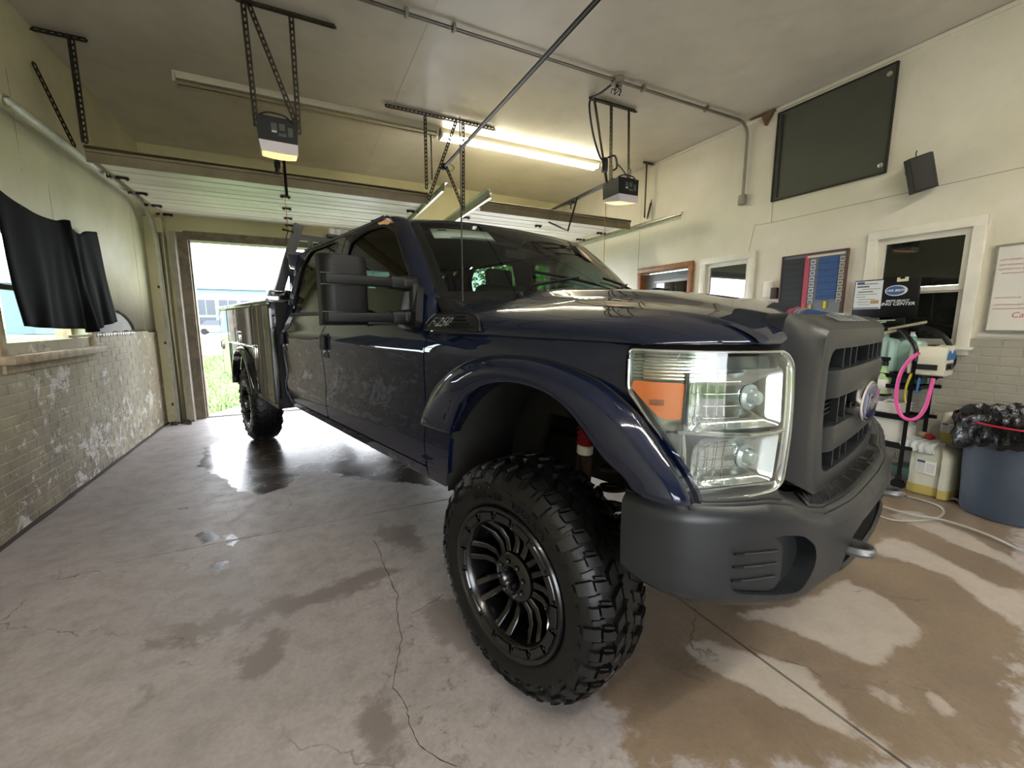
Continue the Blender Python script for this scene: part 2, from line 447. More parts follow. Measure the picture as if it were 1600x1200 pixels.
def floor_mat():
    t = NT('stained_concrete')
    n1 = t.noise(1.4, 6, 0.62); n2 = t.noise(9, 7, 0.66); n3 = t.noise(55, 4, 0.6); n4 = t.noise(3.2, 6, 0.7, dist=0.8)
    base = t.mix(t.maprange(n1, 0.32, 0.7), (*hexc('9c9494'), 1), (*hexc('b3aaa8'), 1))
    base = t.mix(t.math('MULTIPLY', t.maprange(n2, 0.45, 0.75), 0.5), base, (*hexc('7c7167'), 1))
    base = t.mix(t.math('MULTIPLY', t.maprange(n3, 0.35, 0.7), 0.25), base, (*hexc('6d6459'), 1))
    edge = t.math('ADD', t.math('MULTIPLY', t.math('SUBTRACT', n2, 0.5), 0.30), t.math('MULTIPLY', t.math('SUBTRACT', n4, 0.5), 0.22))
    damp = t.maprange(t.math('ADD', t.attr('damp'), edge), -0.012, 0.03)
    dry = t.maprange(t.math('ADD', t.attr('dry'), t.math('MULTIPLY', edge, 0.45)), -0.008, 0.02)
    wet = t.maprange(t.math('ADD', t.attr('wet'), t.math('MULTIPLY', edge, 0.55)), -0.006, 0.012)
    damp = t.math('MULTIPLY', damp, t.math('SUBTRACT', 1.0, dry))
    dampc = t.mix(t.maprange(n4, 0.35, 0.65), (*hexc('68553e'), 1), (*hexc('7c684f'), 1))
    dampc = t.mix(t.math('MULTIPLY', t.maprange(n3, 0.4, 0.7), 0.3), dampc, (*hexc('554938'), 1))
    spec = t.maprange(t.noise(14, 8, 0.75, dist=0.5), 0.55, 0.63)
    spm = t.math('MULTIPLY', t.math('MULTIPLY', spec, t.attr('speck')), 0.75)
    base = t.mix(spm, base, (*hexc('64594d'), 1))
    c = t.mix(t.math('MULTIPLY', damp, 0.82), base, dampc)
    streak = t.maprange(t.math('ADD', t.attr('streak'), t.math('MULTIPLY', edge, 0.8)), -0.012, 0.03)
    c = t.mix(t.math('MULTIPLY', streak, 0.8), c, (*hexc('786d68'), 1))
    c = t.mix(t.math('MULTIPLY', dry, 0.6), c, (*hexc('a59a8c'), 1))
    c = t.mix(wet, c, t.mix(0.5, (*hexc('4a3c2f'), 1), (*hexc('38302a'), 1)))
    r = t.mix(wet, t.mix(t.math('MAXIMUM', damp, streak), t.maprange(n2, 0.3, 0.7, 0.42, 0.6), t.maprange(n4, 0.3, 0.7, 0.3, 0.45)), t.maprange(n4, 0.35, 0.7, 0.16, 0.34))
    bm = t.bump(t.math('ADD', t.math('MULTIPLY', n2, 0.6), t.math('MULTIPLY', n3, 0.4)), 0.35, 0.006)
    nb = t.n('Bump'); h = t.math('ADD', t.math('MULTIPLY', n2, 0.6), t.math('MULTIPLY', n3, 0.4)); t.l(h, nb.inputs['Height'])
    nb.inputs['Distance'].default_value = 0.005; t.l(t.maprange(wet, 0, 1, 0.35, 0.12), nb.inputs['Strength'])
    # hairline cracks
    v = t.n('TexVoronoi', feature='DISTANCE_TO_EDGE'); v.inputs['Scale'].default_value = 0.55
    w = t.n('VectorMath', operation='ADD'); t.l(t.P(), w.inputs[0])
    sc = t.n('VectorMath', operation='SCALE'); nz = t.n('TexNoise'); nz.inputs['Scale'].default_value = 3.5; nz.inputs['Detail'].default_value = 6
    t.l(t.P(), nz.inputs['Vector']); t.l(nz.outputs['Color'], sc.inputs[0]); sc.inputs['Scale'].default_value = 0.35
    t.l(sc.outputs[0], w.inputs[1]); t.l(w.outputs[0], v.inputs['Vector'])
    cr = t.math('MULTIPLY', t.maprange(v.outputs['Distance'], 0.0025, 0.001), t.maprange(n1, 0.5, 0.6))
    c = t.mix(t.math('MULTIPLY', cr, 0.65), c, (*hexc('3c332a'), 1))
    t.set(Base_Color=c, Roughness=r, Normal=nb.outputs[0], Specular_IOR_Level=0.5)
    return t.m
M_FLOOR = floor_mat()
WET = WETS + world_polys('small'); DAMP = world_polys('damp'); DRY = world_polys('dry')
SPECK = [[unproj(*p) for p in [(560,1200),(600,1000),(620,900),(700,960),(760,1090),(860,1130),(990,1140),(970,1200)]]]
fl = MB(); fl.box(((RX0 + RX1) / 2, (RY0 + RY1) / 2, -0.13), (RX1 - RX0 + 0.4, RY1 - RY0 + 0.4, 0.2))
floor = struct(fl.build('floor', pbr('sub_floor', '2b2722', 0.9)))
def slab(x0, x1, y0, y1):
    g = 0.006; nx, ny = max(2, int((x1 - x0) / 0.04)), max(2, int((y1 - y0) / 0.04))
    xs, ys = np.linspace(x0 + g, x1 - g, nx), np.linspace(y0 + g, y1 - g, ny)
    X, Y = np.meshgrid(xs, ys, indexing='ij'); P = np.c_[X.ravel(), Y.ravel()]; n = len(P)
    V = np.c_[P, np.zeros(n)]; idx = np.arange(n).reshape(nx, ny)
    a, b, c, d = idx[:-1, :-1].ravel(), idx[1:, :-1].ravel(), idx[1:, 1:].ravel(), idx[:-1, 1:].ravel()
    F = np.c_[a, b, c, d].tolist()
    bd = list(idx[:, 0]) + list(idx[-1, 1:]) + list(idx[-2::-1, -1]) + list(idx[0, -2:0:-1])
    m = len(bd); V = np.r_[V, np.c_[P[bd], np.full(m, -0.03)]]
    for i in range(m): j = (i + 1) % m; F.append([bd[i], n + i, n + j, bd[j]])
    me = bpy.data.meshes.new('slab'); me.from_pydata(V.tolist(), [], F); me.update()
    P2 = V[:, :2]
    for nm, pl in (('wet', WET), ('damp', DAMP[-1:]), ('streak', DAMP[:-1]), ('dry', DRY), ('speck', SPECK)):
        v = sdf(P2, pl)
        if nm == 'speck': v = np.clip(v / 0.25 + 0.5, 0, 1)
        at = me.attributes.new(nm, 'FLOAT', 'POINT'); at.data.foreach_set('value', v.astype(np.float32))
    link('slab', me, floor, M_FLOOR)
for (x0, x1) in ((RX0, 1.535), (1.535, RX1)):
    for (y0, y1) in ((RY0, 0.0), (0.0, 2.895), (2.895, RY1)):
        slab(x0, x1, y0, y1)
def crack(px, w=0.0017):
    rr = random.Random(len(px)); P = []
    for (a, b), (c, d) in zip(px, px[1:]):
        for k in range(5): P.append((a + (c - a) * k / 5 + rr.uniform(-2, 2), b + (d - b) * k / 5))
    Q = [unproj(*p) for p in P]; m = MB(); L_ = []
    for i, q in enumerate(Q):
        a, b = Q[max(i - 1, 0)], Q[min(i + 1, len(Q) - 1)]; dx, dy = b[0] - a[0], b[1] - a[1]; l = math.hypot(dx, dy) or 1; ww = w * rr.uniform(.5, 1.3)
        L_.append([Vector((q[0] - dy / l * ww, q[1] + dx / l * ww, 0.0006)), Vector((q[0] + dy / l * ww, q[1] - dx / l * ww, 0.0006))])
    m.grid(L_); return m.build('crack', MATS.get('crack_dark') or pbr('crack_dark', '453a30', 0.9), floor, fix=False)
crack([(585, 845), (600, 880), (612, 910), (622, 932), (620, 968), (627, 1000), (618, 1045), (615, 1075), (635, 1105), (640, 1130), (655, 1165), (690, 1188), (720, 1200)])
crack([(1171, 1010), (1215, 1030), (1262, 1042), (1290, 1062)], 0.0015); crack([(645, 958), (670, 945), (700, 925)], 0.0015)
# ------------------------------------------------------------------ ceiling
c = MB(); c.box(((RX0 + RX1) / 2, (RY0 + RY1) / 2, CZ + 0.1), (RX1 - RX0 + 0.4, RY1 - RY0 + 0.4, 0.2))
ceil = struct(c.build('ceiling', M_CEIL))
for x in (0.98,):      # butt joint strip of the ceiling sheets
    c = MB(); c.box((x, (RY0 + RY1) / 2, CZ - 0.001), (0.012, RY1 - RY0, 0.004)); c.build('joint_strip', M_CEIL, ceil)
# ------------------------------------------------------------------ walls
def wall_with_holes(name, axis, pos, th, u0, u1, v0, v1, holes, mat, outward):
    """axis 'x': wall plane X=pos, u=Y ; axis 'y': plane Y=pos, u=X"""
    m = MB(); us = sorted({u0, u1, *[h[0] for h in holes], *[h[1] for h in holes]})
    vs = sorted({v0, v1, *[h[2] for h in holes], *[h[3] for h in holes]})
    for a, b in zip(us, us[1:]):
        for c_, d in zip(vs, vs[1:]):
            cu, cv = (a + b) / 2, (c_ + d) / 2
            if any(h[0] < cu < h[1] and h[2] < cv < h[3] for h in holes): continue
            w = pos + outward * th / 2
            if axis == 'x': m.box((w, cu, cv), (th, b - a, d - c_))
            else: m.box((cu, w, cv), (b - a, th, d - c_))
    return struct(m.build(name, mat))
wl = wall_with_holes('wall_left', 'x', RX0, 0.2, RY0, RY1, 0, CZ, [(3.72, 4.93, 1.10, 1.98)], M_WL, -1)
D1 = (-1.30, 1.36); D2 = (1.80, 4.32); DH = 2.41
wb = wall_with_holes('wall_back', 'y', RY1, 0.22, RX0 - 0.2, RX1 + 0.2, 0, CZ, [(*D1, 0, DH), (*D2, 0, DH)], M_WB, 1)
wf = wall_with_holes('wall_front', 'y', RY0, 0.22, RX0 - 0.2, RX1 + 0.2, 0, CZ, [(*D1, 0, DH)], wall_paint('front_wall_paint', '6e6a5e', '5b574c', 0.3), -1)
wr = wall_with_holes('wall_right', 'x', RX1, 0.14, RY0, RY1, 0, CZ, [(3.99, 4.86, 0, 2.03), (1.40, 1.99, 1.13, 2.02), (3.17, 3.75, 1.13, 2.02)], M_WR, 1)
# rough wall face below the ledge on the left, laid as painted bricks
def brick_mesh(L, H, T, bev=0.004):
    b = MB(); b.box((0, 0, 0), (T, L, H), bev=bev, seg=1); return b.mesh('brick', 30)
BL, BH, J = 0.205, 0.0655, 0.0035
bm = brick_mesh(BL - J, BH - J, 0.03); bhalf = brick_mesh(BL / 2 - J, BH - J, 0.03); bm.materials.append(M_WLB); bhalf.materials.append(M_WLB)
cells = []
for r in range(18):
    z = 0.012 + BH * (r + 0.5); y = 2.25 + (0 if r % 2 else -BL / 2)
    while y + BL < RY1 - 0.005:
        yc = y + BL / 2; y += BL
        if z + BH / 2 > 1.05 and 3.60 < yc < 5.05: continue
        cells.append((yc, z))
cells.sort(key=lambda q: q[0] * 1.0)
rest = MB()
for i, (yc, z) in enumerate(cells):
    dx = random.uniform(-0.0008, 0.0008)
    if i < 300:
        o = bpy.data.objects.new('brick', bm); COL.objects.link(o); o.parent = wl
        o.location = (RX0 - 0.003 + dx, yc, z)
    else: rest.box((RX0 - 0.003 + dx, yc, z), (0.03, BL - J, BH - J))
o = rest.build('brick_courses', M_WLB, wl); o['kind'] = 'stuff'
# smooth ledge strip at the top of the brickwork and rubble line at the floor
m = MB(); m.box((RX0 + 0.004, (2.0 + RY1) / 2 + 1.0, 1.197), (0.03, RY1 - 5.05, 0.018)); m.build('ledge', M_WLB, wl)
m = MB(); pts = [(RX0 + 0.013, y, 0.006 + 0.004 * math.sin(y * 9)) for y in np.arange(1.6, RY1, 0.1)]
m.tube(pts, [0.013 + 0.007 * random.random() for _ in pts], 6); struct(m.build('baseboard_left', pbr('floor_grime', '2e261e', 0.9)))
# torn patch where the paper came off, right of the window
pt = [(4.98, 1.21), (4.99, 1.36), (5.2, 1.425), (5.45, 1.43), (5.7, 1.39), (5.88, 1.33), (6.0, 1.24), (5.92, 1.215), (5.8, 1.232), (5.66, 1.21), (5.5, 1.226), (5.35, 1.2), (5.2, 1.222), (5.1, 1.195)]
m = MB(); m.prism(pt, lambda y, z: (RX0 + 0.001, y, z), lambda y, z: (RX0 + 0.004, y, z)); m.build('bare_patch', pbr('bare_board', 'a7a6a2', 0.8, var=0.1), wl)
cu = smooth_open([(5.60, 1.425), (5.78, 1.385), (5.93, 1.315), (6.02, 1.225)], 14)
m = MB(); m.tube([(RX0 + 0.012, y, z) for y, z in cu], [0.004, *[0.012] * (len(cu) - 2), 0.003], 5); m.build('curled_paper', pbr('curled_edge', '4c4438', 0.8), wl)
m = MB(); m.prism([(5.18, 1.60), (5.22, 1.58), (5.31, 1.46), (5.27, 1.455), (5.19, 1.53)], lambda y, z: (RX0 + 0.001, y, z), lambda y, z: (RX0 + 0.003, y, z)); m.build('paint_chip', pbr('dark_chip', '3a332a', 0.8), wl)
for k in range(16):
    y = 5.02 + k * 0.06; s = random.uniform(0.01, 0.026)
    m = MB(); m.prism([(y, 1.203), (y + 0.03, 1.2 - s), (y + 0.055, 1.203), (y + 0.03, 1.212)], lambda a, b: (RX0 + 0.012, a, b), lambda a, b: (RX0 + 0.02 + s * 0.3, a, b)); m.build('paint_flake', M_TRIM, wl)
# vertical sheet joints and cracks on the left wall
for y, z0, z1 in ((4.62, 1.95, 2.35), (4.28, 2.35, 3.0), (6.42, 1.22, 2.6)):
    m = MB(); m.box((RX0 + 0.0005, y, (z0 + z1) / 2), (0.002, 0.006, z1 - z0)); m.build('joint', M_WLB, wl)
# pier beside the left doorway
m = MB(); m.box((RX0 + 0.09, RY1 - 0.06, 1.3), (0.19, 0.16, 2.6), bev=0.01); struct(m.build('trim_1', M_WB))
# grey painted blocks on the right wall below the ledge
m = MB(); m.box((RX0 + 0.004, (2.2 + RY1) / 2, 0.59), (0.011, RY1 - 2.2, 1.18)); m.build('mortar_bed', M_WLB, wl)
m = MB(); m.box((RX1 - 0.004, 1.42, 0.59), (0.011, 2.0, 1.18)); m.build('mortar_bed', M_WRB, wr)
bm2 = brick_mesh(BL - J, BH - J, 0.03); bm2.materials.append(M_WRB)
for r in range(18):
    z = 0.012 + BH * (r + 0.5); y = 0.55 + (0 if r % 2 else -BL / 2)
    while y < 2.3:
        yc = y + BL / 2; y += BL
        if z > 1.05 and 1.30 < yc < 2.1: continue
        o = bpy.data.objects.new('brick', bm2); COL.objects.link(o); o.parent = wr; o.location = (RX1 + 0.003, yc, z)
m = MB(); m.box((RX1 - 0.008, 0.2, 1.215), (0.02, 2.2, 0.02)); m.build('ledge', M_TRIM, wr)
for y0, z0, y1, z1 in ((2.967, 2.357, 1.0, 2.372), (3.15, 2.366, 2.967, 2.357), (3.15, 2.366, 3.2, 2.09), (4.93, 3.1, 4.95, 2.1), (2.97, 2.57, 2.967, 2.357)):
    m = MB(); m.bar((RX1 - 0.0005, y0, z0), (RX1 - 0.0005, y1, z1), 0.002, 0.005); m.build('crack', pbr('crack_line', '9a9384', 0.8) if 'crack_line' not in MATS else MATS['crack_line'], wr)
# ceiling trim on the right
m = MB(); m.box((RX1 - 0.01, (0.2 + 5.2) / 2, CZ - 0.02), (0.02, 6.2, 0.03)); struct(m.build('trim_2', M_WR))

# ------------------------------------------------------------------ left window with wooden frame
win = MB(); X = RX0
win.box((X - 0.14, 3.745, 1.54), (0.1, 0.05, 0.88)); win.box((X - 0.14, 4.905, 1.54), (0.1, 0.05, 0.88))
win.box((X - 0.14, 4.32, 1.125), (0.1, 1.2, 0.05)); win.box((X - 0.14, 4.32, 1.955), (0.1, 1.2, 0.05))
w1 = struct(win.build('window_1', M_WOODP))
m = MB(); m.box((X - 0.15, 4.32, 1.55), (0.04, 1.11, 0.035)); m.build('meeting_rail', M_JAMB, w1)
m = MB(); m.box((X - 0.01, 4.32, 1.078), (0.20, 1.36, 0.055), bev=0.006); m.build('window_sill', M_WOODP, w1)
m = MB(); m.box((X + 0.014, 4.32, 1.03), (0.03, 1.30, 0.075), bev=0.004); m.build('apron', M_WOODP, w1)
for y in (3.69, 4.965):
    m = MB(); m.box((X + 0.012, y, 1.54), (0.03, 0.075, 0.88), bev=0.004); m.build('casing', M_WOODP, w1)
def glass_mat(name, tint=(0.9, 0.95, 0.93), rough=0.0, dens_=0.0):
    t = NT(name); tr = t.n('BsdfTransparent'); tr.inputs[0].default_value = (*tint, 1)
    gl = t.n('BsdfGlossy'); gl.inputs['Roughness'].default_value = rough
    fr = t.n('Fresnel'); t.l(t.maprange(t.n('NewGeometry').outputs['Backfacing'], 0, 1, 1.5, 1 / 1.5), fr.inputs[0])
    mx = t.n('MixShader'); t.l(fr.outputs[0], mx.inputs[0]); t.l(tr.outputs[0], mx.inputs[1]); t.l(gl.outputs[0], mx.inputs[2])
    t.l(mx.outputs[0], t.t.nodes['Material Output'].inputs[0]); MATS[name] = t.m; return t.m
M_GLASS = glass_mat('clear_glass')
m = MB(); m.box((X - 0.15, 4.32, 1.345), (0.005, 1.1, 0.39)); m.build('pane', M_GLASS, w1)
m = MB(); m.box((X - 0.15, 4.32, 1.75), (0.005, 1.1, 0.37)); m.build('pane', M_GLASS, w1)

# ------------------------------------------------------------------ right wall windows and doorway
def casing(m, x, y0, y1, z0, z1, w=0.075, t=0.03, bottom=True):
    m.box((x - t / 2, y0 - w / 2, (z0 + z1) / 2), (t, w, z1 - z0 + 2 * w), bev=0.006)
    m.box((x - t / 2, y1 + w / 2, (z0 + z1) / 2), (t, w, z1 - z0 + 2 * w), bev=0.006)
    m.box((x - t / 2, (y0 + y1) / 2, z1 + w / 2), (t * 1.15, y1 - y0 + 2 * w, w), bev=0.006)
    if bottom: m.box((x - t / 2, (y0 + y1) / 2, z0 - w / 2), (t, y1 - y0, w), bev=0.006)
M_DGLASS = pbr('dark_room_glass', '1b1b19', 0.03, Specular_IOR_Level=0.9)
M_DGLASS2 = pbr('reflective_dark_glass', '3a3e42', 0.02, Specular_IOR_Level=1.0, Coat_Weight=1.0, Coat_IOR=2.2, Coat_Roughness=0.0)
def sash_window(name, y0, y1, z0, z1, glass, upper_only=False):
    m = MB(); casing(m, RX1, y0, y1, z0, z1); w = struct(m.build(name, M_TRIM))
    f = 0.045; zm = (z0 + z1) / 2 + 0.0
    for a, b, dx in ((z0, zm + 0.015, 0.05), (zm - 0.015, z1, 0.025)):
        m = MB(); x = RX1 + dx
        m.box((x, y0 + f / 2, (a + b) / 2), (0.03, f, b - a)); m.box((x, y1 - f / 2, (a + b) / 2), (0.03, f, b - a))
        m.box((x, (y0 + y1) / 2, a + f / 2 * 0.8), (0.03, y1 - y0 - 2 * f, f * 0.8)); m.box((x, (y0 + y1) / 2, b - f / 2), (0.03, y1 - y0 - 2 * f, f))
        s = m.build('sash', M_TRIM, w)
        g = MB(); g.box((x + 0.004, (y0 + y1) / 2, (a + b) / 2), (0.006, y1 - y0 - 2 * f, b - a - 2 * f * 0.9)); g.build('pane', glass, s)
    m = MB(); m.box((RX1 - 0.01, (y0 + y1) / 2, z0 - 0.02), (0.10, y1 - y0 + 0.2, 0.025), bev=0.004); m.build('window_sill', M_TRIM, w)
    # jamb lining behind the wall face
    m = MB()
    for y in (y0 - 0.004, y1 + 0.004): m.box((RX1 + 0.06, y, (z0 + z1) / 2), (0.12, 0.012, z1 - z0))
    m.box((RX1 + 0.06, (y0 + y1) / 2, z1 + 0.004), (0.12, y1 - y0, 0.012)); m.build('lining', M_TRIM, w)
    return w
w3 = sash_window('window_3', 1.405, 1.985, 1.135, 2.015, M_DGLASS)
w2 = sash_window('window_2', 3.175, 3.745, 1.135, 2.015, M_DGLASS2)
m = MB(); m.box((RX1 + 0.028, 1.925, 1.945), (0.002, 0.055, 0.05)); o = m.build('sticker', pbr('sticker_grey', 'a9adb5', 0.5), w3)
lettering('sticker_mark', 'E', 0.04, (RX1 + 0.0262, 1.925, 1.945), (0, -1, 0), (0, 0, 1), pbr('sticker_ink', '3a4050', 0.5), w3)
# office doorway
m = MB(); casing(m, RX1, 4.0, 4.85, 0.0, 2.02, w=0.07, t=0.035, bottom=False)
d1 = struct(m.build('door_1', M_WOOD))
m = MB()
for y in (3.995, 4.855): m.box((RX1 + 0.07, y, 1.01), (0.14, 0.02, 2.03))
m.box((RX1 + 0.07, 4.425, 2.025), (0.14, 0.86, 0.02)); m.build('lining', M_WOOD, d1)
m = MB(); m.box((RX1 + 0.10, 4.425, 1.0), (0.045, 0.84, 2.0), bev=0.003); dl = m.build('door_leaf', pbr('grey_door_paint', '8d959c', 0.35), d1)
m = MB(); m.box((RX1 + 0.076, 4.36, 1.45), (0.012, 0.56, 0.82)); m.build('door_window', M_DGLASS, dl)
m = MB(); casing(m, RX1 + 0.076, 4.08, 4.64, 1.04, 1.86, w=0.04, t=0.014); m.build('window_moulding', pbr('grey_moulding', 'aeb4b8', 0.3), dl)
# dark screened panel up under the ceiling
m = MB(); m.box((RX1 - 0.006, 2.488, 3.0), (0.012, 0.98, 0.85))
vp = tag(m.build('screened_wall_panel', pbr('dark_screen', '4a4b42', 0.55, var=0.08, vscale=3)), 'large dark grey screened panel high on the right wall under the ceiling', 'panel')
m = MB()
for y in (2.0, 2.976): m.box((RX1 - 0.011, y, 3.0), (0.02, 0.014, 0.86))
for z in (2.572, 3.428): m.box((RX1 - 0.011, 2.488, z), (0.02, 0.98, 0.014))
m.build('panel_edge', pbr('dark_edge', '23211c', 0.6), vp)
m = MB(); m.box((RX1 - 0.016, 2.93, 3.0), (0.012, 0.02, 0.80)); m.build('side_strip', MATS['dark_edge'], vp)
for y, z in ((2.05, 3.36), (2.04, 2.64)):
    m = MB(); m.lathe([(0.02, 0), (0.02, 0.008), (0.012, 0.013)], (RX1 - 0.012, y, z), (-1, 0, 0), 12); m.build('fixing_screw', M_GALV, vp)
# broken trim piece in the corner by the conduit
m = MB(); m.prism([(3.02, 3.47), (3.14, 3.46), (3.10, 3.36)], lambda y, z: (RX1 - 0.002, y, z), lambda y, z: (RX1 - 0.05, y, z)); m.bar((RX1 - 0.03, 3.0, 3.47), (RX1 - 0.03, 3.28, 3.488), 0.03, 0.02)
tag(m.build('broken_corner_trim', pbr('brown_wood_scrap', '6b543c', 0.7, var=0.3, vscale=30)), 'broken brown trim scrap at ceiling beside the dark screened panel', 'trim')
# ------------------------------------------------------------------ overhead: doors, tracks, hangers, lights
def punched(m, p0, p1, w=0.032, up=(0, 0, 1), pitch=0.04, both=True):
    """L-shaped punched angle: two flanges, each a pair of strips joined by rungs so the holes are real"""
    p0, p1 = Vector(p0), Vector(p1); x, y, d = frame_of(p1 - p0, up); L = (p1 - p0).length; n = max(1, int(L / pitch)); e = w * 0.35; t = 0.003
    for a, b in ((x, y), (y, x))[:2 if both else 1]:
        for k in (e / 2, w - e / 2):
            q0, q1 = p0 + a * k, p1 + a * k
            vs = [q + a * s * e / 2 + b * r * t / 2 for q in (q0, q1) for s, r in ((-1, -1), (1, -1), (1, 1), (-1, 1))]
            m.add(vs, [(3, 2, 1, 0), (4, 5, 6, 7), (0, 1, 5, 4), (1, 2, 6, 5), (2, 3, 7, 6), (3, 0, 4, 7)])
        for i in range(n + 1):
            c = p0 + d * (L * i / n) + a * w / 2
            vs = [c + a * s * w * 0.24 + d * u * 0.0095 + b * r * t / 2 for u in (-1, 1) for s, r in ((-1, -1), (1, -1), (1, 1), (-1, 1))]
            m.add(vs, [(3, 2, 1, 0), (4, 5, 6, 7), (0, 1, 5, 4), (1, 2, 6, 5), (2, 3, 7, 6), (3, 0, 4, 7)])
    return m
def hanger(label, loc, bars, mats=None, group='punched steel hangers'):
    t = thing('ceiling_hanger', label, 'hanger', loc); L = Vector(loc)
    for i, (nm, a, b, w) in enumerate(bars):
        m = MB()
        if nm == 'rod': m.cyl(Vector(a) - L, Vector(b) - L, w, 8)
        else: punched(m, Vector(a) - L, Vector(b) - L, w)
        m.build({'rod': 'strut', 'top': 'ceiling_rail'}.get(nm, nm), M_PUNCH, t)
    return t
hanger('punched steel hanger in the left corner above the track end', (-1.5, 4.71, CZ), [('top', (-1.66, 4.71, CZ - 0.035), (-1.36, 4.71, CZ - 0.035), 0.034), ('strut', (-1.46, 4.71, CZ - 0.03), (-1.46, 4.71, 2.72), 0.034)])
hanger('diagonal punched steel strut bracing the track to the left wall', (-1.64, 4.8, 3.1), [('strut', (-1.655, 4.60, 3.19), (-1.55, 4.78, 2.70), 0.034)])
hanger('punched steel frame carrying the door opener with amber light', (0, 3.69, CZ), [('top', (-0.26, 3.69, CZ - 0.035), (0.36, 3.69, CZ - 0.035), 0.034), ('strut', (-0.235, 3.69, CZ - 0.03), (-0.212, 3.67, 2.68), 0.034), ('strut', (0.055, 3.69, CZ - 0.03), (0.055, 3.67, 2.68), 0.034), ('strut', (-0.20, 3.71, CZ - 0.03), (0.045, 3.70, 2.74), 0.034)])
hanger('long punched steel hanger above the centre tracks crossed by black pipe', (1.5, 4.71, CZ), [('top', (0.90, 4.70, CZ - 0.035), (2.10, 4.70, CZ - 0.035), 0.04), ('strut', (1.29, 4.71, CZ - 0.03), (1.285, 4.71, 2.74), 0.032), ('strut', (1.66, 4.71, CZ - 0.03), (1.33, 4.70, 2.62), 0.032), ('strut', (1.71, 4.71, CZ - 0.03), (1.70, 4.71, 2.56), 0.036), ('strut', (1.52, 4.73, 2.99), (1.70, 4.72, 2.58), 0.032), ('rod', (1.376, 4.75, 3.3), (1.377, 4.75, 2.85), 0.011)])
hanger('punched steel hanger of the opener at the right door', (2.95, 3.67, CZ), [('top', (2.66, 3.67, CZ - 0.035), (3.24, 3.67, CZ - 0.035), 0.034), ('strut', (2.91, 3.67, CZ - 0.03), (2.93, 3.67, 2.73), 0.036), ('rod', (2.72, 3.67, CZ - 0.03), (2.90, 3.67, 2.73), 0.013), ('rod', (3.155, 3.67, CZ - 0.03), (3.18, 3.66, 2.72), 0.013)])
hanger('thin strut and bracket by the right wall at the track end', (4.4, 4.71, CZ), [('rod', (4.40, 4.71, CZ - 0.02), (4.40, 4.71, 2.76), 0.012), ('strut', (4.56, 4.74, 3.02), (4.47, 4.71, 2.76), 0.03), ('top', (4.34, 4.71, CZ - 0.03), (4.53, 4.71, CZ - 0.03), 0.03)])

# overhead doors, rolled up under the ceiling
ZD = 2.66
def overhead_door(x0, x1, label):
    t = thing('garage_door', label, 'door', ((x0 + x1) / 2, 5.8, ZD)); L = Vector(t.location); w = x1 - x0
    ys = [4.84, 5.385, 5.925, 6.445, 6.90]
    def V(a, b, c): return (a - L.x, b - L.y, c - L.z)
    for i, (a, b) in enumerate(zip(ys, ys[1:])):
        m = MB(); z = ZD + 0.02; m.box(V((x0 + x1) / 2, (a + b) / 2, z), (w, b - a - 0.006, 0.035), bev=0.004)
        for fr in (0.33, 0.67): m.box(V((x0 + x1) / 2, a + (b - a) * fr, z - 0.019), (w, 0.012, 0.006))
        m.build('door_panel', M_DOOR, t)
    m = MB(); m.box(V((x0 + x1) / 2, 4.80, ZD + 0.005), (w, 0.06, 0.055), bev=0.004); m.box(V((x0 + x1) / 2, 4.775, ZD - 0.03), (w, 0.018, 0.075))
    m.tube([V(x0, 4.762, ZD + 0.045), V(x1, 4.762, ZD + 0.045)], 0.014, 8); m.box(V((x0 + x1) / 2, 4.768, ZD + 0.022), (w, 0.02, 0.02)); m.build('bottom_rail', M_DOORB, t)
    xc = [x0 + 0.05, (x0 + x1) / 2, x1 - 0.05]
    for y in ys[1:]:
        for x in xc:
            m = MB(); m.box(V(x, y, ZD - 0.004), (0.09, 0.035, 0.008)); m.cyl(V(x - 0.05, y, ZD - 0.014), V(x + 0.05, y, ZD - 0.014), 0.008, 8)
            for s in (-1, 1): m.box(V(x + s * 0.03, y, ZD - 0.015), (0.012, 0.05, 0.02))
            if x != xc[1]:
                s = -1 if x == xc[0] else 1
                m.cyl(V(x, y, ZD - 0.01), V(x + s * 0.11, y, ZD - 0.01), 0.006, 6); m.cyl(V(x + s * 0.085, y, ZD - 0.01), V(x + s * 0.11, y, ZD - 0.01), 0.022, 12)
            m.build('hinge', M_RUST, t)
    return t
gd1 = overhead_door(-1.475, 1.33, 'cream sectional garage door raised flat over the open left doorway')
gd2 = overhead_door(1.95, 4.20, 'cream sectional garage door raised flat over the right doorway')
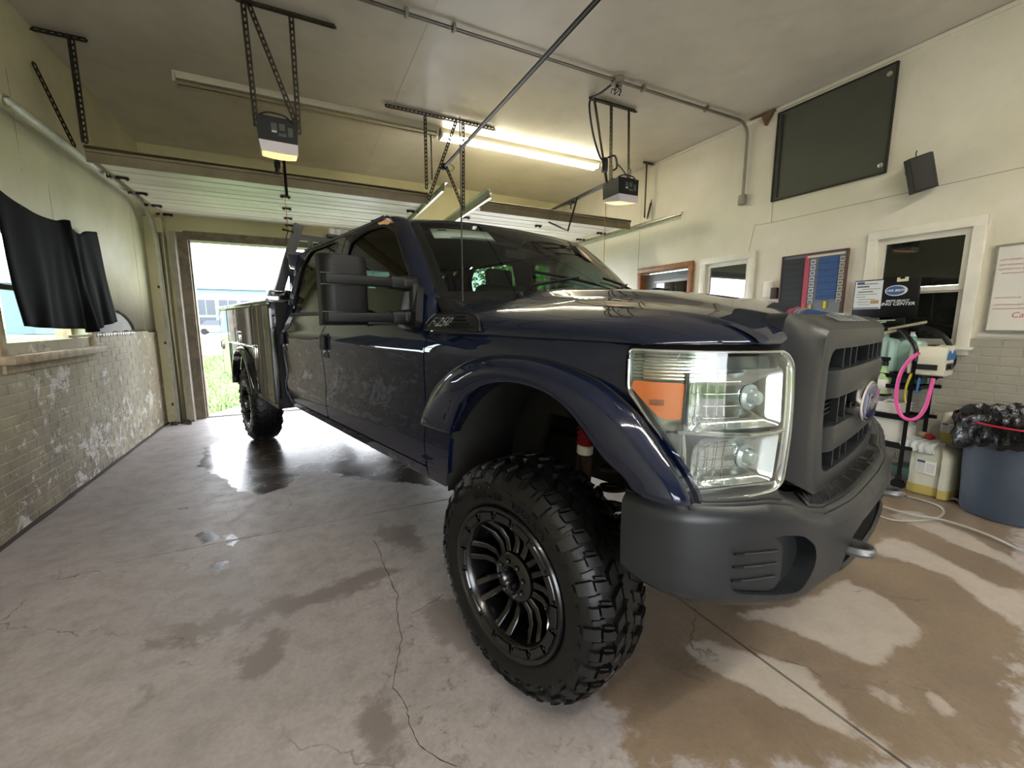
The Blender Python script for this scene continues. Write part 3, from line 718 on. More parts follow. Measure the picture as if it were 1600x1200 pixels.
def track(x, s, label, y0=3.9, z=2.655, ztop=None):
    """s: side of the track that the rollers enter from"""
    t = thing('door_track', label, 'track', (x, 5.5, z)); L = Vector(t.location)
    path = [(y0, z), (6.35, z - 0.01)] + [(6.35 + 0.42 * math.sin(a), z - 0.01 - 0.42 * (1 - math.cos(a))) for a in np.linspace(0.15, PI / 2, 9)] + [(6.77, 0.02)]
    m = MB(); prof = [(0.0, -0.027), (0.030, -0.030), (0.032, -0.024), (0.004, -0.022), (0.004, 0.022), (0.032, 0.024), (0.030, 0.030), (0.0, 0.027)]
    P = []
    for i, (y, zz) in enumerate(path):
        a = path[max(i - 1, 0)]; b = path[min(i + 1, len(path) - 1)]; d = Vector((0, b[0] - a[0], b[1] - a[1])).normalized(); n = Vector((0, -d.z, d.y))
        P.append([Vector((x, y, zz)) - L + Vector((1, 0, 0)) * s * p + n * q for p, q in prof])
    m.grid(P, closed_v=True); m.build('rail', M_GALV, t, 30)
    # angle iron stiffener of the horizontal run
    m = MB(); m.box((-s * 0.004, (y0 + 6.4) / 2 - 5.5, 0.035), (0.004, 6.4 - y0, 0.05)); m.box((-s * 0.02, (y0 + 6.4) / 2 - 5.5, 0.06), (0.035, 6.4 - y0, 0.004)); m.build('stiffener', M_GALV, t)
    for zz in (0.25, 1.05, 1.75):
        m = MB(); m.box((-s * 0.01, 6.85 - 5.5, zz - z), (0.05, 0.12, 0.03)); m.cyl((0, 6.80 - 5.5, zz - z), (0, 6.76 - 5.5, zz - z), 0.008, 8); m.build('bracket', M_RUST, t)
    return t
track(-1.555, 1, 'bright galvanised door track along the left wall')
track(1.385, -1, 'galvanised track at the right edge of the left overhead door', 4.35)
track(1.885, 1, 'galvanised track at the left edge of the right overhead door', 4.35)
track(4.285, -1, 'galvanised door track beside the right wall', 3.95, 2.60)
# jambs around the openings
def jamb(n, x0, x1, h):
    m = MB(); y = RY1 - 0.02
    for x, s in ((x0, 1), (x1, -1)):
        m.box((x + s * 0.02, y + 0.10, h / 2), (0.04, 0.24, h)); m.box((x - s * 0.05, y - 0.01, h / 2), (0.10, 0.03, h + 0.1))
        m.box((x + s * 0.045, y + 0.05, h / 2), (0.02, 0.04, h))
    m.box(((x0 + x1) / 2, y + 0.10, h - 0.02), (x1 - x0 - 0.08, 0.24, 0.04)); m.box(((x0 + x1) / 2, y - 0.01, h + 0.035), (x1 - x0, 0.03, 0.07))
    return struct(m.build('trim_%d' % n, M_JAMB))
jamb(3, *D1, DH); j4 = jamb(4, *D2, DH)
m = MB(); m.box((-1.39, 6.87, 1.22), (0.05, 0.14, 2.44)); m.build('track_backing', M_JAMB2)['kind'] = 'structure'; bpy.data.objects['track_backing'].name = 'trim_5'
m = MB(); m.cyl((-1.505, 6.86, 0), (-1.515, 6.86, 2.42), 0.03, 12); tag(m.build('drain_pipe', pbr('pale_pipe', 'b9b1a0', 0.5, var=0.1)), 'pale vertical pipe in the corner beside the left door jamb', 'pipe')
m = MB()
for k in range(24):
    x, y = -1.6 + 0.24 * random.random(), 6.62 + 0.2 * random.random(); s = random.uniform(0.012, 0.03); m.box((x, y, s * 0.35), (s, s * 1.4, s * 0.7), rot=(random.random(), random.random(), random.random() * 3))
tag(m.build('corner_debris', pbr('debris_brown', '3f3326', 0.9, var=0.4, vscale=50)), 'dark crumbled debris on the floor in the left corner by the door', 'debris', kind='stuff')

# ceiling fluorescents
M_TUBEOFF = pbr('unlit_tube_glass', 'cdc6ad', 0.25)
M_FIX = pbr('fixture_enamel', 'b5ae98', 0.4, var=0.05)
M_TUBEFILL = emit('unseen_fill_tube', (1.0, 0.97, 0.88), 28.0)  # fill light: tubes of the unseen fixtures added behind the camera
M_TUBEON2 = emit('bright_fluorescent_tube', (1.0, 0.94, 0.72), 13.0)
def fluorescent(x0, x1, y, lit, label, z=CZ, axis='x', dz=0.0):
    L = x1 - x0
    t = thing('fluorescent_light', label, 'light', ((x0 + x1) / 2, y, z)) if axis == 'x' else thing('fluorescent_light', label, 'light', (y, (x0 + x1) / 2, z), rz=PI / 2)
    m = MB(); m.prism([(-0.07, 0), (0.07, 0), (0.055, -0.05), (-0.055, -0.05)], lambda a, b: (-L / 2, a, b), lambda a, b: (L / 2, a, b)); m.build('housing', M_FIX, t)
    for s in (-1, 1):
        m = MB(); m.box((s * (L / 2 - 0.012), 0, -0.055), (0.024, 0.15, 0.07), bev=0.006); m.build('socket', M_FIX, t)
        m = MB(); m.cyl((-L / 2 + 0.025, s * 0.042, -0.075), (L / 2 - 0.025, s * 0.042, -0.075), 0.019, 12); m.build('tube', (M_TUBEFILL if y < 2 else M_TUBEON2) if lit else M_TUBEOFF, t)
    return t
fluorescent(-0.88, 1.52, 5.0, False, 'unlit fluorescent ceiling fixture at left behind the amber lit opener')
fluorescent(1.56, 3.80, 5.03, True, 'lit fluorescent ceiling fixture glowing above the truck windshield')
fluorescent(-0.9, 1.5, -0.9, True, 'unseen fluorescent fixture added for fill light behind the camera, left')  # this pair is out of view, added to light the floor and truck front
fluorescent(1.7, 4.1, -0.9, True, 'unseen fluorescent fixture added for fill light behind the camera, right')

# conduit with junction box
M_COND = pbr('painted_conduit', '8a8578', 0.45, 0.4, var=0.15, vscale=6)
t = thing('ceiling_conduit', 'grey conduit across the ceiling bending down the right wall to a box', 'conduit', (1.5, 3.30, CZ))
arc = [(4.36 + 0.15 * math.sin(a), -0.03 - 0.15 * (1 - math.cos(a))) for a in np.linspace(0, PI / 2, 7)]
m = MB(); m.tube([(-2.6, 0, -0.03), (2.86, 0, -0.03)] + [(x - 1.5, 0, z) for x, z in arc] + [(4.51 - 1.5, 0, 2.70 - CZ)], 0.015, 10); m.build('pipe', M_COND, t, 50)
m = MB(); m.box((4.505 - 1.5, 0, 2.665 - CZ), (0.06, 0.075, 0.11), bev=0.012); m.build('switch_box', M_COND, t)
for x in (-0.7, -0.35, 1.5, 2.35):
    m = MB(); m.box((x, 0, -0.025), (0.02, 0.06, 0.045), bev=0.004); m.build('clamp', M_COND, t)
t = thing('junction_box', 'round ceiling junction box with dangling wires above the right opener', 'electrical box', (2.70, 3.31, CZ))
m = MB(); m.lathe([(0.055, 0), (0.055, -0.045), (0.02, -0.05)], (0, 0, -0.005), n=20); m.build('box', M_COND, t)
m = MB()
for k in range(5):
    a = k * 1.3; m.tube(smooth_open([(0, 0, -0.04), (0.02 * math.cos(a), 0.02 * math.sin(a), -0.09), (0.045 * math.cos(a + 1), 0.045 * math.sin(a + 1), -0.10 + 0.02 * (k % 2)), (0.05 * math.cos(a + 2), 0.02, -0.13)], 9), 0.004, 5)
m.build('wire', M_BLK, t)
cord = smooth_open([(2.67, 3.33, CZ - 0.04), (2.66, 3.5, CZ - 0.05), (2.655, 3.64, CZ - 0.04), (2.64, 3.64, 3.36), (2.68, 3.63, 3.15), (2.76, 3.62, 2.95), (2.80, 3.6, 2.90)], 30)
m = MB(); m.tube(cord, 0.010, 8); m.lathe([(0.03, -0.06), (0.034, -0.03), (0.034, 0.05), (0.02, 0.07)], (2.81, 3.6, 2.86), n=10)
m.tube(smooth_open([(2.83, 3.6, 2.93), (2.92, 3.58, 2.96), (2.95, 3.58, 2.86), (2.90, 3.58, 2.82)], 12), 0.010, 6); m.tube(smooth_open([(2.94, 3.58, 2.9), (3.02, 3.58, 2.85), (3.15, 3.6, 2.76)], 8), 0.006, 6)
pcord = m.build('power_cord', M_BLKM)
# black pipe running towards the camera
m = MB(); m.tube([(1.50, 4.74, 2.985), (1.50, -2.2, 2.985)], 0.016, 10)
m.lathe([(0.035, -0.02), (0.035, 0.02)], (1.50, 4.70, 2.985), (0, 1, 0), 12)
tag(m.build('black_pipe', pbr('black_pipe_paint', '1d1a17', 0.4, 0.3)), 'long thin black pipe running overhead toward the camera from the centre hanger', 'pipe')
for o_ in (bpy.data.objects['black_pipe'],): pass
m = MB(); m.tube(smooth_open([(1.56, 4.68, 3.02), (1.60, 4.66, 2.98), (1.56, 4.66, 2.94), (1.50, 4.68, 2.98)], 10), 0.004, 5); m.build('wire_loop', M_PUNCH, bpy.data.objects['black_pipe'])

# door openers
M_AMB = emit('amber_lens_light', (1.0, 0.50, 0.16), 0.55)
M_LENS = pbr('opener_lens', 'cfc8d0', 0.35)
M_LBL = pbr('label_white', 'c8c8c4', 0.6)
def opener(loc, rz, label, cordlen):
    t = thing('garage_door_opener', label, 'door opener', loc, rz=rz)
    m = MB(); m.prism([(-0.125, 0.10), (0.125, 0.10), (0.122, -0.055), (-0.118, -0.055)], lambda a, b: (a, -0.13, b), lambda a, b: (a, 0.13, b))
    m.box((0, 0, 0.105), (0.2, 0.22, 0.02), bev=0.008); m.build('motor_housing', M_BLK, t)
    m = MB(); pr = [(-0.118, -0.055), (0.122, -0.055), (0.118, -0.128), (-0.105, -0.128)]; m.prism(pr, lambda a, b: (a, -0.135, b), lambda a, b: (a, 0.125, b if b > -.1 else b + .05)); m.build('light_cover', M_LENS, t)
    m = MB(); P = []
    for k in range(13):
        a = PI * k / 12; P.append([Vector((-0.105 + 0.22 * k / 12, yy, z0 - 0.012 * math.sin(a) * f)) for yy, f, z0 in ((-0.134, 0.9, -.127), (-0.05, 1.0, -.112), (0.05, 1.0, -.095), (0.125, 0.8, -.08))])
    m.grid(P); m.build('amber_lens', M_AMB, t, solid=0.004)
    for x, y, w, h in ((-0.02, 0.02, 0.035, 0.05), (0.03, 0.025, 0.035, 0.045), (0.08, 0.0, 0.03, 0.06), (0.03, -0.025, 0.05, 0.02)):
        m = MB(); m.box((x, -0.1308, 0.02 + y), (w, 0.002, h)); q = m.build('sticker', pbr('sticker_faint', '4a4c4e', 0.6) if 'sticker_faint' not in MATS else MATS['sticker_faint'], t)
    m = MB(); m.box((-0.02, -0.1308, 0.01), (0.03, 0.002, 0.012)); m.build('sticker', M_LBL, t)
    for x in (-0.115, 0.115):
        m = MB(); m.bar((x, 0, 0.09), (x, 0, 0.24), 0.004, 0.03, up=(0, 1, 0)); m.cyl((x - 0.01, 0, 0.12), (x + 0.012, 0, 0.12), 0.01, 8); m.build('bracket', M_PUNCH, t)
    m = MB(); m.tube(smooth_open([(-0.11, -0.1, 0.11), (-0.05, -0.12, 0.13), (0.05, -0.13, 0.12), (0.09, -0.135, 0.08)], 12), 0.006, 6); m.build('cable', M_BLKM, t)
    m = MB(); m.box((0, 1.70, 0.15), (0.035, 3.2, 0.035)); m.box((0, 3.25, 0.15), (0.06, 0.06, 0.06)); m.bar((0, .05, .11), (0, .30, .15), .03, .03); m.build('drive_rail', M_BLKM, t)
    m = MB(); m.cyl((0.0, 0.95, 0.13), (0.0, 0.95, 0.06), 0.01, 6); m.box((0, 0.95, 0.13), (0.05, 0.09, 0.03)); m.build('trolley', M_BLKM, t)
    return t
o1 = opener((-0.07, 3.65, 2.60), 0.04, 'black garage door opener with amber lit lens hanging at the left', 1)
m = MB(); m.cyl((-0.06, 3.9, 2.5), (-0.05, 3.9, 2.03), 0.003, 6); oc = adopt(m.build('pull_cord', pbr('orange_cord', 'c8763a', 0.7)), o1)
m = MB(); m.cyl((-0.09, 3.9, 2.035), (-0.01, 3.9, 2.02), 0.010, 8); m.cyl((-0.05, 3.9, 2.03), (-0.07, 3.9, 1.96), 0.006, 6); m.build('cord_handle', pbr('red_brown_handle', '4a201a', 0.5), oc)
m = MB(); m.tube([(-0.05, 4.50, 2.77), (-0.05, 4.72, 2.50), (-0.05, 4.95, 2.62)], 0.012, 6); adopt(m.build('door_arm', M_BLKM), gd1)
o2 = opener((3.02, 3.60, 2.63), -0.04, 'black garage door opener hanging in front of the right door', 1)
m = MB(); m.cyl((2.80, 3.55, 2.49), (2.80, 3.55, 1.70), 0.003, 6); adopt(m.build('pull_cord', MATS['orange_cord']), o2)
m = MB(); m.tube([(3.02, 4.36, 2.78), (3.02, 4.55, 2.43), (3.02, 4.72, 2.50), (3.02, 5.0, 2.62)], 0.012, 8); adopt(m.build('door_arm', M_BLKM), gd2)

adopt(pcord, o2)
# speaker on the right wall
t = thing('wall_speaker', 'small black loudspeaker tilted on a bracket beside the dark screened panel', 'speaker', (RX1 - 0.12, 1.72, 2.46), rot=(R(14), 0.12, R(-150)))
m = MB(); m.prism([(-0.07, -0.07), (0.02, -0.085), (0.075, -0.06), (0.075, 0.06), (0.02, 0.085), (-0.07, 0.07)], lambda a, b: (a, b, -0.13), lambda a, b: (a, b, 0.13)); m.build('cabinet', M_BLK, t)
m = MB(); m.box((0.079, 0, 0), (0.012, 0.115, 0.245), bev=0.004); m.build('grille', pbr('speaker_cloth', '3b3a36', 0.8, bump=0.3, bscale=600), t)
m = MB(); m.lathe([(0.035, -0.02), (0.04, 0.02), (0.02, 0.04)], (-0.08, -0.03, 0.05), (-1, 0, 0), 16); m.lathe([(0.03, -0.02), (0.035, 0.02)], (-0.08, 0.0, -0.03), (-1, 0, 0), 16); m.cyl((-0.08, 0, 0), (-0.16, 0.02, 0), 0.012, 8); m.build('bracket', M_BLKM, t)
m = MB(); m.tube([(-0.06, 0, 0.13), (-0.085, 0.01, 0.17), (-0.1, 0.02, 0.19)], 0.004, 5); m.build('wire', M_BLKM, t)

# black cloth pinned over the left window
top = smooth_open([(3.70, 2.12), (3.97, 2.07), (4.2, 2.05), (4.42, 2.06), (4.56, 2.09), (4.66, 2.05), (4.80, 2.03), (4.95, 2.075), (5.15, 2.11)], 64)
NU = len(top); NV = 34; P = []
botp = np.array([(3.80, 1.285), (4.05, 1.272), (4.35, 1.262), (4.62, 1.258), (4.70, 1.225), (4.9, 1.25), (5.15, 1.29), (5.37, 1.325)])
bs = np.linspace(0, 1, len(botp))
for i, (y, z) in enumerate(top):
    u = i / (NU - 1); yb, zb = np.interp(u, bs, botp[:, 0]), np.interp(u, bs, botp[:, 1]); row = []
    for j in range(NV + 1):
        v = j / NV
        fold = 0.011 * math.sin(u * 34 + 2.2 * math.sin(u * 9)) * (0.25 + v) + 0.005 * math.sin(u * 71 + v * 2) * v
        lap = 0.035 * math.exp(-((u - 0.52 - 0.10 * v) / 0.05) ** 2)
        sag = 0.02 * math.sin(PI * v) * math.sin(u * 12)
        row.append(Vector((RX0 + 0.075 + fold + lap, y + (yb - y) * v ** 1.1 + 0.012 * math.sin(v * 7 + u * 20), z + (zb - z) * v + sag * 0.4)))
    P.append(row)
m = MB(); m.grid(P)
cl = tag(m.build('black_cloth', pbr('black_fabric', '0a0a0d', 0.9, bump=0.2, bscale=300, Specular_IOR_Level=0.12), None, 80, solid=0.004), 'black cloth pinned over the window on the left wall', 'cloth')
for y, z in ((3.98, 2.065), (4.56, 2.085), (5.13, 2.105)):
    m = MB(); m.cyl((RX0, y, z - 0.012), (RX0 + 0.09, y, z - 0.012), 0.004, 6); m.build('nail', M_RUST, cl)
# ------------------------------------------------------------------ outside
t_ = NT('lawn_grass'); n = t_.noise(3.0, 6, 0.7); n2_ = t_.noise(40, 4, 0.6)
t_.set(Base_Color=t_.mix(t_.maprange(n, 0.3, 0.7), (*hexc('4a6426'), 1), t_.mix(t_.maprange(n2_, 0.35, 0.65), (*hexc('5a7a2c'), 1), (*hexc('3c561c'), 1))), Roughness=0.9, Normal=t_.bump(n2_, 0.8, 0.03)); M_GRASS = t_.m
M_DRIVE = pbr('driveway_concrete', '9d9892', 0.7, var=0.12, vscale=3, bump=0.2, bscale=50)
m = MB(); m.box((0, 0, -0.33), (260, 260, 0.5)); struct(m.build('ground', M_GRASS)); 
m = MB(); m.prism([(-1.35, RY1 + 0.2), (4.6, RY1 + 0.2), (9.0, 18), (9.0, 30), (3.2, 30), (2.2, 14.5)], lambda a, b: (a, b, -0.02), lambda a, b: (a, b, -0.2)); struct(m.build('driveway', M_DRIVE))
m = MB(); m.box((1.5, RY0 - 5, -0.11), (9, 9.5, 0.18)); struct(m.build('apron_slab', M_DRIVE))
m = MB(); m.box((-5, 58, -0.06), (150, 12, 0.08)); struct(m.build('street', pbr('pale_asphalt', '8d8d90', 0.8, var=0.05)))
# lawn blades close to the doorway
m = MB(); rr = random.Random(3)
for k in range(9000):
    y = RY1 + 0.3 + (rr.random() ** 1.6) * 14; x = -3.8 + rr.random() * 5.2
    if x > -1.32 + (y - 7.2) * 0.49: continue
    h = 0.05 + 0.05 * rr.random(); a = rr.random() * 6.28; w = 0.006 + 0.0007 * (y - 7); dx, dy = math.cos(a) * w, math.sin(a) * w; lx, ly = rr.uniform(-.03, .03), rr.uniform(-.03, .03)
    m.add([(x - dx, y - dy, -0.09), (x + dx, y + dy, -0.09), (x + lx, y + ly, -0.09 + h)], [(0, 1, 2)])
tag(m.build('grass_blades', M_GRASS, fix=False), 'bright green lawn blades outside the left doorway', 'grass', kind='stuff')
# pale industrial building across the street
M_BLDG = pbr('pale_blue_cladding', '5f707a', 0.6, var=0.03); M_BWIN = pbr('bluish_window', '222c35', 0.2); M_BROOF = pbr('white_parapet', '7f8a92', 0.6)
b = thing('industrial_building', 'long pale blue low building with big windows across the street', 'building', (-7, 66, 0))
m = MB(); m.box((0, 3, 2.9), (44, 6, 5.8)); m.build('wall', M_BLDG, b)
m = MB(); m.box((0, 2.9, 5.75), (45, 6.6, 0.5)); m.build('roof', M_BROOF, b)
for i in range(16):
    x = -18.2 + i * 2.4
    m = MB(); m.box((x, -0.02, 3.2), (2.15, 0.08, 2.0)); w = m.build('window', M_BROOF, b)
    for k in range(2):
        m = MB(); m.box((x - 0.52 + 1.04 * k, -0.07, 3.2), (0.96, 0.04, 1.9)); m.build('pane', M_BWIN, w)
    m = MB(); m.box((x, -0.02, 1.45), (2.15, 0.08, 1.1)); w = m.build('window', M_BROOF, b)
    m = MB(); m.box((x, -0.07, 1.45), (2.0, 0.04, 1.0)); m.build('pane', M_BWIN, w)
def far_car(loc, rz, mat, label, suv=False):
    c_ = thing('parked_car', label, 'car', loc, rz=rz); h = 1.55 if suv else 1.4
    body = [(-2.1, 0.35), (2.1, 0.35), (2.15, 0.75), (1.9, 0.9), (0.95, 0.98), (-1.7, 0.98), (-2.1, 0.85)]
    m = MB(); m.prism(rounded(body, 0.1), lambda a, b_: (a, -0.85, b_), lambda a, b_: (a, 0.85, b_)); m.build('body', mat, c_)
    cab = [(1.0, 0.95), (0.4, h), (-1.1, h), (-1.75, 0.95)]
    m = MB(); m.prism(rounded(cab, 0.1), lambda a, b_: (a, -0.74 + (b_ - .95) * .2, b_), lambda a, b_: (a, 0.74 - (b_ - .95) * .2, b_)); m.build('cabin', M_BWIN, c_)
    for x in (-1.35, 1.35):
        for y in (-0.86, 0.7):
            m = MB(); m.cyl((x, y, 0.33), (x, y + 0.16, 0.33), 0.33, 18); m.build('wheel', M_BLK, c_)
    return c_
far_car((-13.0, 58.5, 0), 0.05, pbr('grey_car_paint', '2c3238', 0.3), 'dark grey parked sedan in front of the pale blue building')
far_car((-8.2, 56.5, 0), 0.1, pbr('white_car_paint', '8f9496', 0.3), 'white parked car at right in front of the pale blue building', True)
M_POLE = pbr('grey_pole', '8d8f8e', 0.8)
def pole(x, y, h, label):
    p = thing('utility_pole', label, 'pole', (x, y, 0)); m = MB(); m.cyl((0, 0, 0), (0, 0, h), 0.16, 8, 0.1); m.build('post', M_POLE, p)
    m = MB(); m.box((0, 0, h - 0.5), (2.2, 0.12, 0.12)); m.build('crossarm', M_POLE, p); return p
pole(-9.3, 76, 10.6, 'short utility pole standing just above the building roof'); pole(-5.4, 74, 12.6, 'taller utility pole seen beside the truck rack')
m = MB()
for z0, z1 in ((9.2, 10.2), (9.6, 10.6), (7.2, 8.4)):
    pts = [(-45 + k * 5, 74, z0 + (z1 - z0) * k / 16 - 0.8 * math.sin(PI * (k % 4) / 4)) for k in range(17)]; m.tube(pts, 0.03, 4)
tag(m.build('power_lines', M_POLE), 'thin power lines strung between the utility poles', 'wire')
# leafy tree seen through the truck cab
def tree(x, y, s, label, seed):
    rr = random.Random(seed); tt = thing('leafy_tree', label, 'tree', (x, y, 0))
    m = MB(); m.tube([(0, 0, -0.1), (0.05 * s, 0, 1.0 * s), (0.1 * s, 0.05 * s, 2.0 * s), (0.0, 0, 3.2 * s)], [0.2 * s, 0.15 * s, 0.1 * s, 0.04 * s], 8)
    for k in range(9):
        a = rr.random() * 6.28; z = (0.9 + 1.6 * rr.random()) * s; m.tube([(0.08 * s, 0, z), (math.cos(a) * 0.7 * s, math.sin(a) * 0.7 * s, z + 0.6 * s), (math.cos(a) * 1.2 * s, math.sin(a) * 1.2 * s, z + 0.8 * s)], [0.05 * s, 0.03 * s, 0.01 * s], 5)
    m.build('trunk', pbr('bark', '5b4a3a', 0.9) if 'bark' not in MATS else MATS['bark'], tt)
    m = MB()
    for k in range(6500):
        u, v, w = rr.gauss(0, 1), rr.gauss(0, 1), rr.gauss(0, 1); d = math.sqrt(u * u + v * v + w * w); q = rr.random() ** 0.4
        cx, cy, cz = u / d * q * 1.7 * s, v / d * q * 1.7 * s, 2.2 * s + w / d * q * 1.5 * s
        if math.sin(cx * 3.1 / s + 1) * math.sin(cy * 2.7 / s) * math.sin(cz * 3.3 / s) > 0.35: continue
        a, e = rr.random() * 6.28, rr.uniform(-1, 1); l = 0.07 * s * rr.uniform(0.6, 1.2)
        d1_ = Vector((math.cos(a), math.sin(a), e)).normalized() * l; d2_ = d1_.cross(Vector((rr.random(), rr.random(), rr.random()))).normalized() * l * 0.5; c0 = Vector((cx, cy, cz))
        m.add([c0 - d1_, c0 + d2_, c0 + d1_, c0 - d2_], [(0, 1, 2, 3)])
    o = m.build('foliage', MATS.get('leaf_green') or pbr('leaf_green', '6f9440', 0.6, var=0.35, vscale=1.5, Transmission_Weight=0.0), tt, fix=False); o['kind'] = 'stuff'
tree(9.6, 17.5, 1.75, 'leafy green tree seen through the truck windows', 5)
tree(17.5, 27.0, 2.2, 'second leafy tree further off behind the first', 8)
# shrubs and houses on the street side behind the camera, for the reflections
tree(-7, -16, 1.6, 'leafy tree behind the camera', 11)
# ================================================================== the pickup truck
TA = R(-15.54); UX, UY = -math.sin(TA), -math.cos(TA)
TR = thing('pickup_truck', 'dark blue lifted crew cab pickup with black service body and grey grille and bumper', 'truck', (1.58443, 1.45512, 0), rz=math.atan2(UY, UX))
# ---- materials
t_ = NT('navy_metallic_paint')
fl_ = t_.n('TexVoronoi'); fl_.inputs['Scale'].default_value = 1400; t_.l(t_.P(), fl_.inputs['Vector'])
t_.set(Base_Color=t_.mix(t_.maprange(fl_.outputs['Distance'], 0.0, 0.7), (*hexc('0f1d40'), 1), (*hexc('060b1b'), 1)), Metallic=0.15, Roughness=0.45, Specular_IOR_Level=0.05, Coat_Weight=1.0, Coat_Roughness=0.006, Coat_IOR=1.55)
M_PAINT = t_.m
M_SBODY = pbr('black_gloss_body', '101114', 0.12, 0.0, Coat_Weight=1.0, Coat_Roughness=0.02)
t_ = NT('textured_grey_plastic'); n = t_.noise(900, 2); n2_ = t_.noise(3, 4)
t_.set(Base_Color=t_.mix(n2_, (*hexc('16191c'), 1), (*hexc('1c1f23'), 1)), Roughness=0.36, Specular_IOR_Level=0.42, Normal=t_.bump(n, 0.25, 0.0006)); M_PLAS = t_.m
M_PLASD = pbr('ribbed_dark_plastic', '141517', 0.5, bump=0.15, bscale=700, bdist=0.0006)
M_MIR = pbr('mirror_black_plastic', '0a0a0b', 0.48, bump=0.12, bscale=700, bdist=0.0005, Specular_IOR_Level=0.3)
M_RUB = pbr('tyre_rubber', '070707', 0.45, var=0.2, vscale=30, bump=0.15, bscale=250, bdist=0.001, Specular_IOR_Level=0.4)
M_RIM = pbr('gloss_black_rim', '050506', 0.25, 0.0, Coat_Weight=0.3, Coat_Roughness=0.1)
M_UNDER = pbr('underbody_black', '0f0e0d', 0.75, var=0.3, vscale=12)
M_AXLE = pbr('rusty_axle_metal', '3a2c22', 0.65, 0.4, var=0.45, vscale=18, bump=0.3, bscale=90)
M_CHROME = pbr('chrome', 'e4e4e6', 0.07, 1.0)
M_REFL = pbr('lamp_reflector', 'd2d6d4', 0.10, 0.92)
M_BEZ = pbr('lamp_bezel_grey', '8d938f', 0.22, 0.6)
M_AMBR = pbr('amber_reflector', 'c45c12', 0.28, 0.0, Coat_Weight=0.8, Emission_Color=(0, 0, 0, 1))
M_SEAL = pbr('rubber_seal', '0c0c0d', 0.4)
M_INT = pbr('cabin_dark_trim', '17181a', 0.7)
M_SEAT = pbr('seat_grey_vinyl', '2b2d30', 0.6)
M_WSG = glass_mat('windshield_glass', (0.62, 0.72, 0.68))
M_TINT = glass_mat('tinted_side_glass', (0.30, 0.36, 0.33))
M_LENSC = glass_mat('headlight_lens', (0.95, 0.97, 0.96), 0.02)
M_BLUE = pbr('badge_blue', '1c2f6e', 0.15, 0.2, Coat_Weight=1.0)
M_SILV = pbr('badge_silver', 'b9bcc0', 0.25, 0.8)
M_RED = pbr('red_bellows', '7e1220', 0.5)
M_WHT = pbr('white_enamel', 'd5d3cd', 0.4)

# ---- body side profile
_z = np.array([.50,.55,.60,.66,.75,.80,.85,.9,1.0,1.1,1.17,1.225,1.252,1.268,1.30,1.32,1.5,1.7,1.8,1.86,1.92,1.96,2.0])
_w = np.array([.93,.945,.962,.982,.992,.994,.985,.984,.990,.998,1.003,.998,.988,.972,.966,.961,.915,.86,.83,.81,.78,.75,.70])
ZT = np.linspace(.5, 2.0, 1501); WT = np.interp(ZT, _z, _w)
k_ = np.exp(-0.5 * (np.arange(-45, 46) / 14.0) ** 2); k_ /= k_.sum(); WT = np.convolve(np.pad(WT, 45, mode='edge'), k_, 'valid')
def Wz(z): return float(np.interp(z, ZT, WT))
def side(x, z, off=0.0):
    w = Wz(z) + off
    if x < -2.93: w -= 0.06 * min(1, (-2.93 - x) / 0.10) ** 2
    if x > 0.1: w -= 0.012 * ((x - 0.1) / 0.3) ** 2
    return (x, -w, z)
S0 = lambda x, z: side(x, z)
# ---- inner shell so that the gaps read dark
panel('body_shell', [(-3.0, .72), (-2.85, .64), (-.62, .62), (-.55, 1.24), (-.66, 1.29), (-1.18, 1.80), (-1.3, 1.85), (-2.85, 1.86), (-2.99, 1.75)], lambda x, z: side(x, z, -.03), M_UNDER, TR,
      holes=[[(-1.83, 1.33), (-.86, 1.33), (-.87, 1.53), (-1.14, 1.78), (-1.28, 1.83), (-1.6, 1.845), (-1.8, 1.81)], [(-2.78, 1.39), (-2.04, 1.39), (-2.02, 1.83), (-2.1, 1.85), (-2.62, 1.85), (-2.76, 1.72)]], res=.12, th=.02, mirror=True)
# ---- doors
fw = rounded([(-1.815, 1.315), (-.865, 1.315), (-.870, 1.52), (-1.15, 1.785), (-1.30, 1.845), (-1.55, 1.862), (-1.80, 1.82)], [.03, .02, .03, .05, .08, .08, .06])
rw = rounded([(-2.79, 1.375), (-2.045, 1.375), (-2.025, 1.845), (-2.12, 1.868), (-2.64, 1.868), (-2.775, 1.74)], [.03, .03, .03, .04, .07, .05])
fdo = rounded([(-1.925, .672), (-.648, .668), (-.640, .90), (-.612, 1.16), (-.604, 1.262), (-.66, 1.305), (-1.145, 1.800), (-1.31, 1.884), (-1.885, 1.892), (-1.90, 1.30), (-1.925, 1.26)], [.02, .02, 0, .02, .01, .02, .05, .06, .03, 0, .02])
rdo = rounded([(-2.73, .672), (-1.937, .672), (-1.937, 1.26), (-1.912, 1.30), (-1.897, 1.892), (-2.68, 1.886), (-2.835, 1.75), (-2.895, 1.40), (-2.905, 1.10), (-2.905, .86), (-2.84, .75)], [.03, .02, .02, 0, .03, .08, .06, .04, 0, .08, .04])
pf = panel('front_door', fdo, S0, M_PAINT, TR, holes=[fw], res=.035, th=.03)
pr_ = panel('rear_door', rdo, S0, M_PAINT, TR, holes=[rw], res=.035, th=.03)
def window(parent, outline, mat):
    panel('window_pane', outline, lambda x, z: side(x, z, -.012), mat, parent, res=.12, th=.004)
    o2 = [tuple(p) for p in outline]; c_ = np.mean(np.array(o2), 0)
    m = MB(); m.tube([side(x, z, -.004) for x, z in dens(o2, .05)], 0.009, 6, closed=True); m.build('window_seal', M_SEAL, parent)
window(pf, fw, M_TINT); window(pr_, rw, M_TINT)
